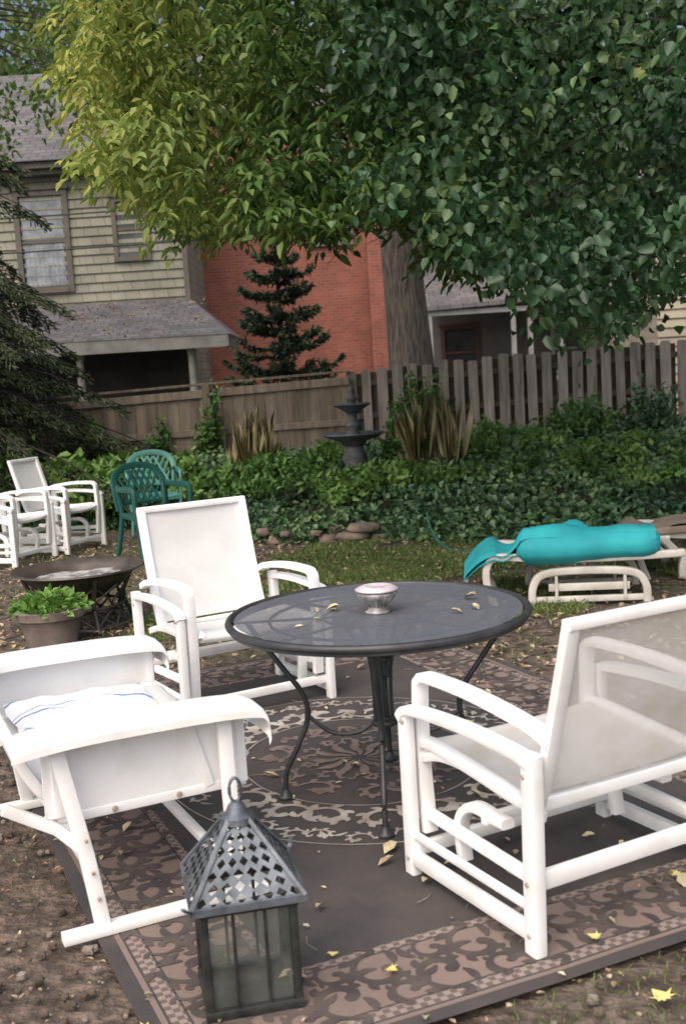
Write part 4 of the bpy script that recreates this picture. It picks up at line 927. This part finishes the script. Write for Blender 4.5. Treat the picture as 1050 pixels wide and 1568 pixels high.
leafmass('fallen_leaves',P,rdir(n,(0,0,.0))*np.array([1,1,.15]),rdir(n,(0,0,2.5),.5),RG.uniform(.02,.065,n)*nf,RG.uniform(.012,.042,n)*nf,FL,curl=-.15,fold=.3)
P=[]
while len(P)<190:
    u,v=RG.uniform(-RW/2,RW/2),RG.uniform(-RL/2,RL/2); q=rc+RA*u+RB*v; P.append((q.x,q.y,.02))
P=np.array(P+[(TC[0]+dx,TC[1]+dy,.724) for dx,dy in ((-.2,-.12),(-.22,.02),(.3,-.14),(.36,-.1),(-.19,.05),(-.14,.03),(.33,.12),(-.3,-.2))]); n=len(P)
LL=np.where(RG.random(n)<.72,RG.uniform(.012,.03,n),RG.uniform(.04,.08,n)); LL[-8:]=RG.uniform(.03,.065,8)
leafmass('scattered_leaves',P,rdir(n)*np.array([1,1,.05]),rdir(n,(0,0,4),.5),LL,LL*RG.uniform(.45,.8,n),leafmat('pale_fallen_leaves',[(.1,(.25,.16,.11)),(.45,(.48,.40,.26)),(.7,(.56,.5,.3)),(1,(.42,.45,.28))],trans=0,nscale=40),curl=-.25,fold=.4)
b=MB()
def mapleleaf(c,s,a):
    pts=[];K=[(0,-.15),(.25,-.35),(.3,-.12),(.75,-.25),(.5,.05),(.95,.35),(.45,.3),(.4,.45),(0,1.05),(-.4,.45),(-.45,.3),(-.95,.35),(-.5,.05),(-.75,-.25),(-.3,-.12),(-.25,-.35)]
    for x,y in K:
        X=x*math.cos(a)-y*math.sin(a);Y=x*math.sin(a)+y*math.cos(a); pts.append((c[0]+X*s,c[1]+Y*s,c[2]+.18*s*(x*x+.4*y*y)))
    pts.append((c[0],c[1],c[2])); k=len(K); b.add(pts,[(i,(i+1)%k,k) for i in range(k)])
for c,s,a in (((.72,2.66,.014),.042,.5),((-.56,2.66,.014),.035,2),((.62,2.95,.03),.028,1),((-.1,2.95,.03),.02,3),((.05,2.85,.03),.025,4),((.5,4.9,.03),.035,.3),((.95,3.3,.03),.03,2)): mapleleaf(c,s,a)
b.obj('yellow_maple_leaves',mat('yellow_leaf',(.62,.5,.10),(.7,.62,.25),scale=30,rough=.6))
b=MB()
for i in range(2200):
    x,y=(RG.uniform(-2.2,-.4),RG.uniform(2,5)) if i<1500 else (RG.uniform(-1,2.5),RG.uniform(1.7,3.3))
    if inrug(x,y,.01): continue
    s=.003+.013*RG.random()**2.5; stone(b,(x,y,s*.3-.004),(s,s*RG.uniform(.7,1.2),s*.7),i,mi=i%3)
for i in range(40):
    u,v=RG.uniform(-RW/2,RW/2),RG.uniform(-RL/2,RL/2)
    q=rc+RA*u+RB*v; a=RG.random()*6.28; l=RG.uniform(.02,.06); tube(b,[(q.x,q.y,.021),(q.x+l*math.cos(a),q.y+l*math.sin(a),.024),(q.x+l*1.8*math.cos(a+.3),q.y+l*1.8*math.sin(a+.3),.021)],.0015,4,mi=1)
b.obj('soil_clods',[mat('clod',(.13,.095,.072),(.07,.053,.04),scale=20,rough=1),mat('pebble',(.26,.22,.19),(.17,.14,.12),scale=20,rough=.9),mat('clod_dark',(.06,.045,.035),(.11,.082,.06),scale=20,rough=1)])
